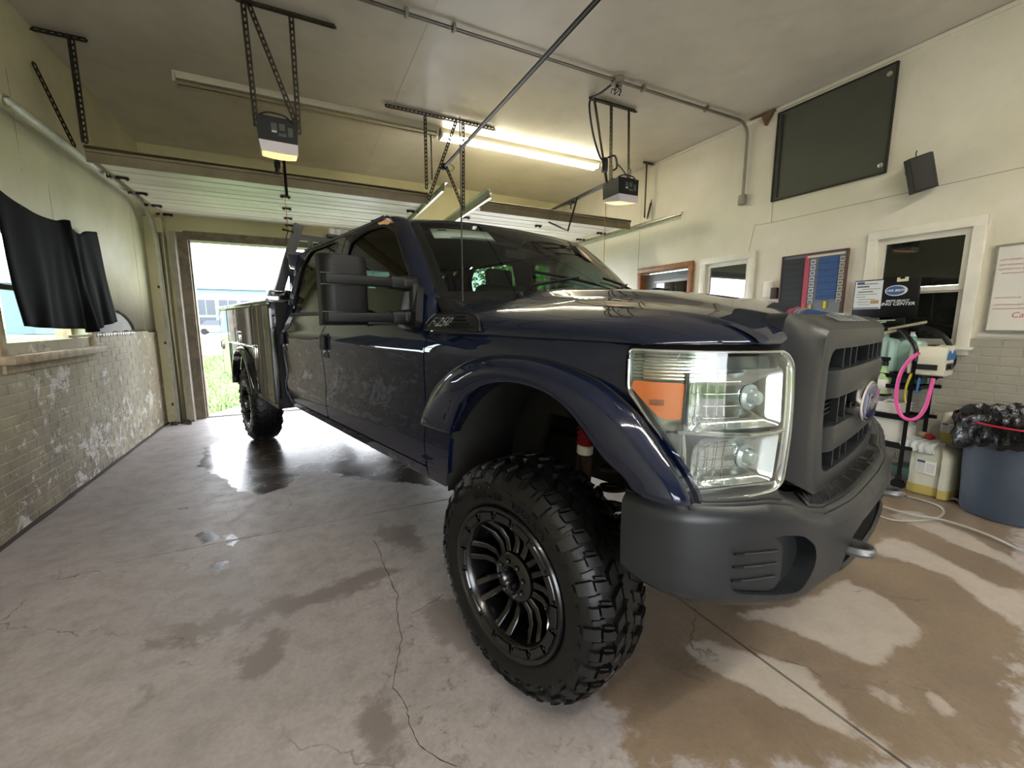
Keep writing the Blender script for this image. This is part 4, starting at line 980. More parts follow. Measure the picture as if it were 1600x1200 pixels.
def handle(x, parent):
    m = MB(); m.grid([[Vector(side(x + dx, z, o_)) for dx, o_ in ((-.048, .001), (-.044, .005), (.044, .005), (.048, .001))] for z in (1.085, 1.09, 1.235, 1.24)])
    m.build('handle_recess', M_SEAL, parent, solid=0)
    m = MB(); m.grid([[Vector(side(x + dx, z, o_)) for dx, o_ in ((-.036, .004), (-.030, .026), (.030, .026), (.036, .004))] for z in (1.138, 1.145, 1.222, 1.229)]); m.build('door_handle', M_MIR, parent, solid=.01)
    m = MB(); m.lathe([(.012, .008), (.012, .016)], side(x + .01, 1.125), (0, -1, 0), 12); m.build('key_lock', M_SILV, parent)
handle(-1.845, pf); handle(-2.825, pr_)
# bright reflectionless belt weather strip
for nm, par, x0, x1, z in (('belt_moulding', pf, -1.82, -.88, 1.306), ('belt_moulding', pr_, -2.78, -2.05, 1.366)):
    m = MB(); m.tube([side(x, z, .004) for x in np.linspace(x0, x1, 12)], .008, 6); m.build(nm, M_SEAL, par)
cc = panel('cab_corner', rounded([(-3.02, .80), (-2.90, .70), (-2.912, .86), (-2.917, 1.10), (-2.907, 1.40), (-2.848, 1.75), (-2.70, 1.886), (-2.80, 1.90), (-2.95, 1.86), (-3.03, 1.70), (-3.03, 1.2)], .015), S0, M_PAINT, TR, res=.03, th=.03)
rk = panel('rocker_panel', [(-2.93, .70), (-2.80, .615), (-.655, .598), (-.655, .66), (-2.74, .664), (-2.86, .745)], S0, M_PAINT, TR, res=.03, th=.05)
m = MB(); m.tube([(x, -.90, .592) for x in (-2.8, -.6)], .02, 8); m.build('pinch_weld', M_UNDER, TR)
# ---- front fender and its flare
arch = [(-.44, .87), (-.40, .95), (-.32, 1.04), (-.2, 1.11), (-.05, 1.145), (.1, 1.145), (.24, 1.105), (.35, 1.035), (.43, .955), (.475, .88)]
fo = [(-.655, .60), (-.52, .60), (-.47, .68), (-.445, .78)] + arch + [(.572, .885), (.565, .905), (.532, .96), (.492, 1.012), (.44, 1.08), (.392, 1.138), (.378, 1.15), (.376, 1.252), (.30, 1.2565), (-.595, 1.268), (-.604, 1.16), (-.632, .90), (-.64, .66)]
ff = panel('front_fender', fo, S0, M_PAINT, TR, res=.03, th=.02)
mount = [(-.655, .866), (-.625, .915), (-.595, .955), (-.54, 1.020), (-.477, 1.068), (-.37, 1.130), (-.257, 1.173), (-.15, 1.194), (-.048, 1.203), (.06, 1.203), (.174, 1.189), (.288, 1.160), (.35, 1.132), (.427, 1.081), (.464, 1.039), (.509, .986), (.534, .953), (.560, .912), (.572, .885)]
lip = [(-.40, .862), (-.388, .886), (-.36, .925), (-.327, .964), (-.255, 1.027), (-.165, 1.081), (-.07, 1.112), (.031, 1.124), (.115, 1.120), (.19, 1.103), (.262, 1.065), (.326, 1.007), (.385, .950), (.42, .915), (.440, .885)]
mt = smooth_open(mount, 90); lp = smooth_open(lip, 90)
def resamp(P, n):
    P = np.array(P); d = np.r_[0, np.cumsum(np.linalg.norm(np.diff(P, axis=0), axis=1))]; s = np.linspace(0, d[-1], n)
    return np.stack([np.interp(s, d, P[:, k]) for k in range(P.shape[1])], 1)
mt = resamp(mt, 70); lp = resamp(lp, 70); G = []
for (a, b), (c, d) in zip(mt, lp):
    row = []; u_ = len(G) / 69; bl = .30 + .70 * sstep(0, .28, u_) - .25 * sstep(.85, 1, u_); b = b + .012 * sstep(.9, 1, u_); d = d + .02 * sstep(.88, 1, u_) + .012 * sstep(.1, 0, u_)
    for f, yy in ((0, -.985), (0.0, -1.012), (.05, -1.040), (.13, -1.060), (.3, -1.080), (.5, -1.092), (.7, -1.096), (.88, -1.092), (.97, -1.084), (1.0, -1.070), (1.0, -1.03), (.985, -.96)):
        row.append(Vector((a + (c - a) * f, yy if yy > -1.0 else -1.0 + (yy + 1.0) * .82 * bl, b + (d - b) * f)))
    G.append(row)
m = MB(); m.grid(G); flr = m.build('fender_flare', M_PAINT, TR, 50, solid=.006)
m = MB(); m.tube([Vector((a, -1.002, b)) for a, b in mt], .004, 6); m.build('flare_seal', M_SEAL, flr)
# inner wheel arch liner
m = MB(); G = []
for a in np.linspace(.12, PI + .12, 26):
    G.append([Vector((.02 + .50 * math.cos(a), y, .66 + .50 * math.sin(a))) for y in (-.98, -.8, -.62)])
m.grid(G); m.build('wheel_liner', M_UNDER, TR, solid=.006)
m = MB(); m.prism([(-.6, .62), (-.35, .62), (-.25, .92), (.5, .92), (.5, 1.2), (-.6, 1.2)], lambda a, b: (a, -.60, b), lambda a, b: (a, -.57, b)); m.build('inner_fender', M_UNDER, TR)
# ---- hood
zcx = np.array([-.62, -.3, 0, .2, .35, .5, .6, .7]); zcz = np.array([1.462, 1.452, 1.43, 1.407, 1.387, 1.358, 1.335, 1.31])
HLC = [(.385, -.995), (.45, -.975), (.52, -.93), (.58, -.87), (.62, -.80), (.645, -.72), (.655, -.65)]
hx = np.array([c[0] for c in HLC]); hy = np.array([-c[1] for c in HLC])
def x_front(ay):
    xh = float(np.interp(ay, hy[::-1], hx[::-1])) - .012
    if ay > .985: xh = .383
    return xh * sstep(.60, .68, ay) + (.592 + .03 * (ay / .62) ** 2) * (1 - sstep(.60, .68, ay))
def hood_pt(s, th, off=0.0):
    p = 2.25; c, sn = abs(math.cos(th)) ** (2 / p), math.sin(th) ** (2 / p); sg = 1 if math.cos(th) > 0 else -1
    ay = .984 * c; x0 = -.60 + .21 * (1 - (ay / .984) ** 2); x1 = x_front(ay); x = x0 + (x1 - x0) * s
    ay -= .012 * (max(0, x - .1) / .3) ** 2 * (ay > .8)
    ze = float(np.interp(x, [-.6, .38], [1.272, 1.258])); zc = float(np.interp(x, zcx, zcz))
    z = ze + (zc - ze) * sn
    yd = .50 + .10 * (x + .6) / 1.2
    z += .022 * sstep(yd + .045, yd - .01, ay) * sstep(.62, .1, x) if ay < yd + .05 else 0
    w = sstep(.52, .70, ay); d = max(0.0, x1 - x)
    sh = (1 - (1 - min(d / .26, 1)) ** 3.0) ** .62
    z = z * (1 - w) + (1.257 + (z - 1.257) * sh) * w
    return Vector((x, -sg * ay, z + off))
ss = [1 - (1 - i / 60) ** 1.6 for i in range(61)]
ths = [PI * (0.5 - 0.5 * math.cos(PI * j / 90)) for j in range(91)]
m = MB(); m.grid([[hood_pt(s, th) for th in ths] for s in ss]); m.build('hood', M_PAINT, TR, 60, solid=.012)
m = MB(); m.grid([[hood_pt(s, th, -.03) * 1 for th in ths[::6]] for s in ss[::10]]); m.build('hood_liner', M_UNDER, TR)
# engine bay top closure below the hood edge
m = MB(); m.prism([(-.6, -.93), (.3, -.93), (.56, -.75), (.58, 0), (.56, .75), (.3, .93), (-.6, .93)], lambda a, b: (a, b, 1.20), lambda a, b: (a, b, 1.22)); m.build('radiator_support', M_UNDER, TR)
# ---- badge with the model number on the fender top
bo = rounded([(-.608, 1.280), (-.225, 1.279), (-.255, 1.318), (-.31, 1.336), (-.40, 1.345), (-.605, 1.348)], [.008, .01, .02, .02, .02, .01])
def hood_side(x, z, off=0.0):
    ze = float(np.interp(x, [-.6, .38], [1.272, 1.258])); zc = float(np.interp(x, zcx, zcz)); sn = min(.999, max(0, (z - ze) / (zc - ze)))
    return (x, -(.984 * (1 - sn ** 2.25) ** (1 / 2.25) + off), z)
bd = panel('side_vent_badge', bo, lambda x, z: hood_side(x, z, .010), M_PLASD, TR, res=.02, th=.012)
m = MB(); bb_ = [(Vector(hood_side(x, z, .012))) for x, z in dens(bo, .02)]; m.tube(bb_, .0035, 6, closed=True); m.build('badge_rim', M_SEAL, bd)
for i, z in enumerate((1.293, 1.306, 1.319, 1.331)):
    m = MB(); m.tube([hood_side(x, z, .0125) for x in np.linspace(-.43 + .0 * i, -.26 - .035 * i, 6)], .0035, 6); m.build('vent_slat', M_MIR, bd)
for off, mm, bo_ in ((.0135, M_SILV, .0),):
    me = text_mesh('F-250', .062, .0015, .22, 1.05, bo_)
    for v in me.vertices:
        c_ = v.co.copy(); v.co = Vector(hood_side(-.505 + c_.x, 1.310 + c_.y * .85, off + c_.z))
    me.materials.clear(); link('model_number', me, bd, mm)
# ---- cowl, windshield, wipers, antenna
def ws_pt(v, u, off=0.0):
    a = abs(v)
    b = Vector((-.43 - .27 * a ** 2.2, .865 * v, 1.432 - .012 * v * v)); h = Vector((-.968 - .145 * a ** 2.2, .768 * v, 1.862 - .022 * a ** 7))
    p = b.lerp(h, u); n = Vector((.62, .42 * v * a, .72)).normalized(); return p + n * (.018 * math.sin(PI * u) + off)
vs_ = np.linspace(-1, 1, 41); us_ = np.linspace(0, 1, 25)
m = MB(); m.grid([[ws_pt(v * .985, .02 + .96 * u) for v in vs_] for u in us_]); ws = m.build('windshield', M_WSG, TR, 80)
m = MB(); G = []
for e0, e1 in ((0, .055),):
    pass
def band(name, fn, mat, par):
    m = MB(); m.grid(fn); return m.build(name, mat, par, 80)
band('black_band', [[ws_pt(v, u, -.003) for v in vs_] for u in (.0, .03, .07)], M_SEAL, ws); band('black_band', [[ws_pt(v, u, -.003) for v in vs_] for u in (.955, .98, 1.0)], M_SEAL, ws)
for s in (-1, 1): band('black_band', [[ws_pt(s * v, u, -.003) for v in (.945, .97, 1.0)] for u in us_], M_SEAL, ws)
m = MB(); m.grid([[ws_pt(v, .87, -.006), ws_pt(v, .72, -.006)] for v in np.linspace(-.90, -.50, 6)]); st = m.build('windshield_sticker', pbr('sticker_paper', 'd8cfc4', 0.6), ws, solid=.001)
m = MB(); m.grid([[ws_pt(v, .735, -.004), ws_pt(v, .72, -.004)] for v in np.linspace(-.80, -.50, 6)]); m.build('purple_strip', pbr('purple_print', '5a4a7a', 0.6), st)
m = MB(); m.grid([[ws_pt(v, .85, -.004), ws_pt(v, .83, -.004)] for v in np.linspace(-.86, -.80, 3)]); m.build('emblem_mark', M_INT, st)
m = MB(); G = []
for v in vs_:
    a = abs(v); y = .90 * v
    G.append([Vector((-.43 - .27 * a ** 2.2 - .02, y, 1.425)), Vector((-.40 - .27 * a ** 2.2, y, 1.428 - .01 * a)), Vector((-.60 + .21 * (1 - a * a) + .02, y, 1.44 - .10 * a ** 4 - .03)), Vector((-.60 + .21 * (1 - a * a) + .05, y, 1.36 - .08 * a ** 4))])
m.grid(G); m.build('cowl_panel', M_MIR, TR, solid=.004)
def wiper(v0, v1, side_):
    b = ws_pt(v0, -.02, .02); a = ws_pt(v0 + .0, .02, .03); e = ws_pt(v1, .20, .03)
    m = MB(); m.lathe([(.02, -.03), (.02, .01), (.012, .02)], b, (.3, 0, 1), 12); m.tube([b, ws_pt(v0 * .8 + v1 * .2, .07, .035), e], [.010, .009, .006], 8); w_ = m.build('wiper_arm', M_MIR, TR)
    m = MB(); m.tube([ws_pt(v1 + dv, .20 + du, .016) for dv, du in ((-.36 * side_, -.10), (-.15 * side_, -.04), (.08 * side_, .02), (.30 * side_, .06))], .008, 6); m.build('wiper_blade', M_SEAL, w_)
wiper(-.62, -.12, -1); wiper(.12, .52, -1)
m = MB(); m.lathe([(.022, 0), (.018, .012), (.008, .03), (.004, .05), (.0032, .30), (.0032, .44), (.006, .45), (.0028, .46), (.0022, .80)], (-.60, -.80, 1.368), n=10); m.build('antenna', M_SEAL, TR)
# ---- A pillars, roof, rear of cab
dl_ = resamp([(-.62, 1.285), (-.67, 1.315), (-.90, 1.55), (-1.155, 1.810), (-1.25, 1.862), (-1.32, 1.893)], 24)
G = []
for i, (x, z) in enumerate(dl_):
    a = Vector(side(x - .006, z)); u = i / 23; b = ws_pt(-1, min(1.0, max(0.0, (z - 1.43) / .43)), .002)
    if z < 1.43: b = Vector((-.66, -.90 + .02, 1.36 + (z - 1.285) * .5))
    mid = (a + b) / 2 + Vector((.25, -.55, .45)).normalized() * .016
    q1 = a.lerp(mid, .5) + Vector((0, -.006, 0)); q2 = mid.lerp(b, .55) + Vector((.004, 0, .004)); G.append([a + Vector((0, .02, 0)), a, q1, mid, q2, b, b + Vector((-.012, .01, -.01))])
m = MB(); m.grid(G); pl_ = m.build('windshield_pillar', M_PAINT, TR, 70)
def roof_pt(sx, t):
    ay = (.768 + .037 * sstep(0, .10, sx)) * t; a = abs(t); xf = -.968 - .145 * a ** 2.2; x = xf + (-3.03 - xf) * sx; xr = x + .145 * a ** 2.2
    zc = float(np.interp(xr, [-3.03, -2.97, -2.85, -2.5, -1.9, -1.55, -1.25, -1.08, -.968], [1.84, 1.905, 1.95, 1.968, 1.962, 1.945, 1.915, 1.886, 1.862]))
    drop = np.interp(xr, [-3.0, -1.6, -1.2, -.968], [.075, .072, .052, .022]) * (a ** 4 * (1 - sstep(-1.7, -1.1, xr)) + a ** 7 * sstep(-1.7, -1.1, xr))
    return Vector((x, ay, zc - drop))
sx_ = [0, .01, .02, .035] + list(np.linspace(.06, .93, 28)) + [.95, .97, .985, 1.0]; st_ = [math.sin(PI / 2 * k) for k in np.linspace(-1, 1, 51)]
m = MB(); m.grid([[roof_pt(s, t) for t in st_] for s in sx_]); m.build('roof', M_PAINT, TR, 60, solid=.01)
m = MB(); m.grid([[Vector(side(x, 1.885, .002)) + Vector((0, .002, 0)), Vector(side(x, 1.889, .004)), Vector((x, -.806, 1.896)), Vector((x, -.79, 1.892))] for x in np.linspace(-2.82, -1.30, 24)]); m.build('drip_rail', M_PAINT, TR, 60)
for x in (-1.45, -2.5):
    m = MB(); m.tube([(x + .08, -.793, 1.905), (x - .08, -.793, 1.905)], .006, 6); m.build('roof_joint', M_SEAL, TR)
m = MB(); m.prism(rounded([(-.93, .72), (.93, .72), (.95, 1.25), (.90, 1.45), (.80, 1.80), (.72, 1.86), (-.72, 1.86), (-.80, 1.80), (-.90, 1.45), (-.95, 1.25)], .03), lambda a, b: (-3.02, a, b), lambda a, b: (-3.03, a, b)) if False else None
m = MB()
for (y0, y1, z0, z1) in ((-.94, .94, .72, 1.36), (-.88, -.66, 1.36, 1.88), (.66, .88, 1.36, 1.88), (-.7, .7, 1.80, 1.90)): m.box((-3.01, (y0 + y1) / 2, (z0 + z1) / 2), (.03, y1 - y0, z1 - z0), bev=.008)
m.build('cab_back', M_PAINT, TR)
m = MB(); m.box((-3.01, 0, 1.58), (.006, 1.32, .45)); m.build('rear_window', M_TINT, TR)
# ---- cab interior
m = MB(); m.box((-1.8, 0, .80), (2.5, 1.72, .06)); m.build('cab_floor', M_INT, TR)
m = MB(); m.prism(rounded([(-.62, 1.05), (-.50, 1.36), (-.66, 1.425), (-.95, 1.38), (-1.02, 1.22), (-.95, 1.0)], .03), lambda a, b: (a, -.84, b), lambda a, b: (a, .84, b)); m.build('dashboard', M_INT, TR)
def seat(x, y, w, nm='seat'):
    m = MB(); m.box((x, y, 1.06), (.50, w, .16), bev=.05, seg=3); s_ = m.build(nm, M_SEAT, TR)
    m = MB(); m.box((x - .26, y, 1.34), (.14, w * .94, .55), rot=(0, -.22, 0), bev=.05, seg=3); m.build('backrest', M_SEAT, s_)
    for yy in ([y] if w < .8 else [y - .42, y + .42]):
        m = MB(); m.box((x - .345, yy, 1.675), (.09, .26, .15), rot=(0, -.15, 0), bev=.035, seg=3); m.build('headrest', M_SEAT, s_)
seat(-1.45, -.42, .54); seat(-1.45, .42, .54); seat(-2.45, 0, 1.40, 'rear_bench')
m = MB(); m.tube([(-1.05 - .035 * math.sin(a), .42 + .18 * math.cos(a), 1.33 + .17 * math.sin(a)) for a in np.linspace(0, 2 * PI, 32, endpoint=False)], .014, 8, closed=True); m.cyl((-1.05, .42, 1.33), (-.92, .42, 1.28), .03, 10)
m.bar((-1.05, .25, 1.33), (-1.05, .59, 1.33), .02, .05); m.build('steering_wheel', M_INT, TR)
m = MB(); m.box((-1.13, .0, 1.745), (.03, .19, .055), bev=.012); m.cyl((-1.13, 0, 1.76), (-1.03, 0, 1.83), .008, 8); m.build('rear_view_mirror', M_INT, TR)
m = MB(); m.box((-2.1, 0, 1.865), (1.4, 1.36, .02)); m.build('headliner', pbr('headliner_grey', '4a4b48', 0.9), TR)
# ---- door mirrors
mb = rounded([(-.86, 1.283), (-.685, 1.280), (-.665, 1.31), (-.715, 1.475), (-.86, 1.485)], .02)
mbase = panel('door_mirror', mb, lambda x, z: side(x, z, .022 + .018 * sstep(-.86, -.74, x) ), M_MIR, TR, res=.03, th=.035)
def rbox(c, d, r, name, mat, par, rot=None):
    m = MB(); m.box(c, d, rot=rot, bev=r, seg=4); return m.build(name, mat, par)
G = []
hz = [1.298, 1.305, 1.325, 1.42, 1.50, 1.550, 1.572, 1.578]
for i, z in enumerate(hz):
    e = (0.60, .92, .99, 1, 1, .99, .93, .65)[i]; row = []
    for y, xf in ((-1.172, -.80), (-1.175, -.745), (-1.186, -.732), (-1.22, -.727), (-1.31, -.729), (-1.342, -.738), (-1.352, -.765), (-1.354, -.81)):
        yc = -1.263; row.append(Vector((-.83 + (xf + .83) * e, yc + (y - yc) * (0.94 + .06 * e), z)))
    G.append(row)
m = MB(); V = m.grid(G)
for end in (0, -1):
    pass
hs = m.build('mirror_housing', M_MIR, mbase, 60, solid=.006)
m = MB(); m.box((-.812, -1.263, 1.438), (.012, .176, .270), bev=.005); m.build('mirror_backplate', M_MIR, hs if False else mbase)
m = MB(); m.box((-.820, -1.263, 1.46), (.006, .165, .20)); m.build('mirror_glass', M_CHROME, mbase)
for z in (1.4995, 1.4565, 1.3515):
    m = MB(); m.tube([(-.7215 - .006 * abs(k - 2) ** 1.5, -1.19 - .043 * k, z) for k in range(5)], .0022, 5); m.build('seam_line', M_SEAL, mbase)
for z in (1.478, 1.330):
    m = MB(); m.box((-.742, -1.185, z), (.045, .325, .040), bev=.007); m.build('mirror_arm', M_MIR, mbase)
    m = MB(); m.box((-.752, -1.03, z + .001), (.068, .10, .052), bev=.01); m.build('arm_sleeve', M_MIR, mbase)
m = MB(); G = []
for z, w_ in ((1.285, .8), (1.30, 1), (1.40, 1.0), (1.49, 1.0), (1.508, .7)):
    G.append([Vector((-.86 + .02, -.955, z)), Vector((-.82, -1.0 - .0 * w_, z)), Vector((-.79, -1.025 * 1, z)), Vector((-.74, -1.03, z)), Vector((-.715, -1.0, z)), Vector((-.705, -.955 + .0, z))])
# two short stubs joined by a curved web
m.box((-.765, -.985, 1.478), (.10, .09, .06), bev=.02, seg=3); m.box((-.765, -.985, 1.332), (.10, .09, .065), bev=.02, seg=3); m.box((-.735, -.965, 1.405), (.05, .05, .17), bev=.02, seg=3); m.build('mirror_bracket', M_MIR, mbase)
# ---- headlights
HC = resamp(HLC, 120); HS = np.r_[0, np.cumsum(np.hypot(*np.diff(HC, axis=0).T))]
def hl(s, z, off=0.0):
    x = float(np.interp(s, HS, HC[:, 0])); y = float(np.interp(s, HS, HC[:, 1])); e = .01
    dx = float(np.interp(s + e, HS, HC[:, 0]) - np.interp(s - e, HS, HC[:, 0])); dy = float(np.interp(s + e, HS, HC[:, 1]) - np.interp(s - e, HS, HC[:, 1])); l = math.hypot(dx, dy)
    nx, ny = dy / l, -dx / l; o_ = off + .010 * math.sin(PI * min(1, max(0, (z - .87) / .38)))
    return (x + nx * o_, y + ny * o_, z)
HS1 = HS[-1] - .002
lo_ = rounded([(.004, 1.243), (HS1 - .045, 1.238), (HS1 - .006, 1.205), (HS1, .885), (HS1 - .03, .872), (.19, .876), (.155, .912), (.102, 1.013), (.006, 1.142)], [.01, .03, .02, .02, .02, .03, .04, .03, .02])
hb = panel('headlight', lo_, lambda s, z: hl(s, z, -.055), M_BEZ, TR, res=.03, th=.01)
panel('lens', lo_, lambda s, z: hl(s, z, .002), M_LENSC, hb, res=.025, th=.003)
# outer rim of the housing
m = MB(); rim_ = dens(lo_, .015); G = [[Vector(hl(s, z, o_)) for s, z in rim_] for o_ in (.001, -.055)]; m.grid(G, closed_v=True); m.build('housing_wall', M_REFL, hb, 80, solid=.002)
m = MB(); m.tube([hl(s, z, .001) for s, z in rim_], .0032, 6, closed=True); m.build('lens_rim', M_REFL, hb)
am = rounded([(.016, 1.166), (.137, 1.164), (.133, 1.075), (.086, 1.074), (.014, 1.146)], [.004, .008, .008, .02, .004])
ap = panel('amber_reflector', am, lambda s, z: hl(s, z, -.006), M_AMBR, hb, res=.02, th=.008)
panel('amber_core', [(.058, 1.122), (.092, 1.122), (.092, 1.108), (.058, 1.108)], lambda s, z: hl(s, z, -.004), pbr('amber_dark', '7d3c10', 0.4), ap, res=.02, th=.004)
for i in range(9):
    z = 1.172 + .0085 * i; m = MB(); m.tube([hl(s, z, -.018) for s in np.linspace(.012, .20 - .004 * i + .02 * (i > 4), 8)], .0030, 6); m.build('lens_rib', M_REFL, hb)
m = MB(); m.grid([[Vector(hl(s, z, -.022)) for s in np.linspace(.008, .215, 8)] for z in (1.168, 1.24)]); m.build('rib_backing', M_BEZ, hb)
def bowl(s0, s1, z0, z1, depth, name, cuts=5):
    m = MB(); ol = rounded([(s0, z0), (s1, z0), (s1, z1), (s0 + .02, z1), (s0, z1 - .03)], .018, 4); c_ = ((s0 + s1) / 2, (z0 + z1) / 2); G = []
    for f, o_ in ((1.0, -.012), (.97, -.016), (.88, -.032), (.7, -.045), (.4, -.052), (.12, -.054)):
        G.append([Vector(hl(c_[0] + (s - c_[0]) * f, c_[1] + (z - c_[1]) * f, o_)) for s, z in ol])
    m.grid(G, closed_v=True); b_ = m.build(name, M_REFL, hb, 70)
    for k in range(1, cuts):
        s = s0 + (s1 - s0) * .45 * k / cuts; mm = MB(); mm.tube([hl(s, z, -.030 - .006 * math.sin(PI * (z - z0) / (z1 - z0))) for z in np.linspace(z0 + .01, z1 - .012, 6)], .0016, 5); mm.build('facet', M_CHROME, b_)
    for k in range(1, 5):
        z = z0 + (z1 - z0) * k / 5; mm = MB(); mm.tube([hl(s, z, -.030) for s in np.linspace(s0 + .01, s0 + (s1 - s0) * .5, 5)], .0014, 5); mm.build('facet', M_BEZ, b_)
    mm = MB(); cs = s0 + (s1 - s0) * .72; p0 = Vector(hl(cs, c_[1] - .0, -.052)); p1 = Vector(hl(cs, c_[1], -.022)); d_ = (p1 - p0)
    mm.lathe([(.034, 0), (.033, .004), (.024, .010), (.022, .020), (.016, .028), (.004, .031)], p0, d_, 24); mm.build('bulb', pbr('bulb_glass', 'a9b2b4', 0.08, 0.35, Coat_Weight=1.0) if 'bulb_glass' not in MATS else MATS['bulb_glass'], b_)
    return b_
bowl(.150, HS1 - .035, 1.045, 1.195, .05, 'upper_reflector'); bowl(.165, HS1 - .035, .895, 1.030, .05, 'lower_reflector')
m = MB(); m.tube([hl(s, 1.037 + .006 * math.sin(s * 12), -.010) for s in np.linspace(.10, HS1 - .02, 14)], .006, 8); m.build('divider_bar', M_REFL, hb)
m = MB(); m.tube([hl(s, z, -.012) for s, z in ((.143, 1.19), (.142, 1.04), (.150, .92), (.185, .888), (HS1 - .03, .886))], .006, 8); m.build('divider_bar', M_REFL, hb)
m = MB(); m.tube([hl(HS1 - .018, z, -.010) for z in np.linspace(.89, 1.20, 10)], .006, 8); m.build('divider_bar', M_REFL, hb)
# ---- grille surround
def gring(pts, r):
    p = rounded(pts, r, 6); return resamp(p + [p[0]], 121)[:-1]
GB = gring([(-.655, .895), (.655, .895), (.672, 1.08), (.628, 1.335), (-.628, 1.335), (-.672, 1.08)], [.03, .03, .15, .05, .05, .15])
GR = gring([(-.478, .800), (.478, .800), (.515, 1.02), (.492, 1.288), (-.492, 1.288), (-.515, 1.02)], [.03, .03, .15, .05, .05, .15])
GI = gring([(-.405, .858), (.405, .858), (.442, 1.0), (.446, 1.19), (.420, 1.232), (-.420, 1.232), (-.446, 1.19), (-.442, 1.0)], [.04, .04, .08, .03, .03, .03, .03, .08])
def xr_(y): return .712 - .11 * y * y
loops = []
for g, f, xo in ((0, 0, None), (0, 0, 0), (.20, 0, .008), (.45, 0, .011), (.75, 0, .009), (.95, 0, .004), (1, .06, -.001), (1, .25, .001), (1, .80, .001), (1, .97, .0), (1, 1, -.006), (1, 1, -.06)):
    L_ = []
    for (yb, zb2), (yr, zr2), (yi, zi2) in zip(GB, GR, GI):
        sd = sstep(.40, .62, abs(yb)); y = yb + (yr - yb) * g; z = zb2 + (zr2 - zb2) * g; x0 = .600 + .020 * sd
        if xo is None: x = .57
        else: x = x0 + (xr_(yr) - x0) * g + xo
        if f: y += (yi - yr) * f; z += (zi2 - zr2) * f; x = xr_(y) + xo
        L_.append(Vector((x, y, z)))
    loops.append(L_)
m = MB(); m.grid(loops, closed_v=True); gs = m.build('grille_surround', M_PLAS, TR, 40)
me = text_mesh('SUPER DUTY', .064, .0012, 0, 1.2, .0014, 1.25)
for v in me.vertices:
    c_ = v.co.copy(); v.co = Vector((.650 - c_.y * .95, c_.x, 1.3245 + c_.y * .46 + c_.z))
me.materials.clear(); link('hood_lettering', me, gs, pbr('letter_grey', '6a6d70', 0.6))
m = MB(); m.prism([(-.46, .85), (.46, .85), (.47, 1.24), (-.47, 1.24)], lambda a, b: (.615, a, b), lambda a, b: (.60, a, b)); gr = m.build('grille_backing', M_SEAL, TR)
for z in np.arange(.885, 1.23, .0125):
    m = MB(); m.box((.632, 0, z), (.012, .92, .003)); m.build('mesh_wire', M_MIR, gr)
def gbar(z0, z1, name):
    plan = [(.63, -.440), (.672, -.438), (.684, -.428), (.704, -.375), (.707, -.36), (.714, -.2), (.716, 0), (.714, .2), (.707, .36), (.704, .375), (.684, .428), (.672, .438), (.63, .440)]
    G = []
    for x, y in plan: G.append([Vector((x - dx, y, z0 + (z1 - z0) * f)) for dx, f in ((.06, .0), (.02, .0), (.004, .04), (0, .16), (0, .84), (.004, .96), (.02, 1.0), (.06, 1.0))])
    m = MB(); m.grid(G); return m.build(name, M_PLAS, TR, 40, solid=.003)
gbar(1.083, 1.173, 'grille_bar'); gbar(.918, 1.003, 'grille_bar')
for y in (-.30, -.20, -.11, .11, .20, .30):
    for z0, z1 in ((1.165, 1.24), (1.0, 1.09), (.852, .925)):
        m = MB(); m.box((.672, y, (z0 + z1) / 2), (.05, .012, z1 - z0)); m.build('grille_slat', M_PLAS, TR)
for z in (1.205, .895):
    for s in (-1, 1):
        m = MB(); m.box((.655, s * .40, z), (.04, .10, .034), bev=.006); m.build('nostril_trim', M_PLAS, TR)
for z in (1.035, 1.05, 1.065, 1.08):
    m = MB(); m.box((.665, 0, z), (.03, .8, .005)); m.build('chrome_slat', M_MIR, TR)
# oval emblem
em = MB(); n_ = 40
def oval(m, x0, x1, a, b, z=1.035, cap=True):
    r = [[Vector((x, a * f * math.cos(t), z + b * f * math.sin(t))) for t in np.linspace(0, 2 * PI, n_, endpoint=False)] for x, f in ((x0, 1), (x1, 1), (x1 + .004, .94), (x1 + .005, .0001))]
    m.grid(r, closed_v=True)
oval(em, .690, .730, .155, .070); e_ = em.build('oval_emblem', M_CHROME, TR)
em = MB(); oval(em, .715, .7345, .142, .060); em.build('blue_field', M_BLUE, e_)
lettering('emblem_script', 'Ford', .085, (.7412, 0, 1.035), (0, 1, 0), (0, 0, 1), M_SILV, e_, shear=.35, ax=1.25)
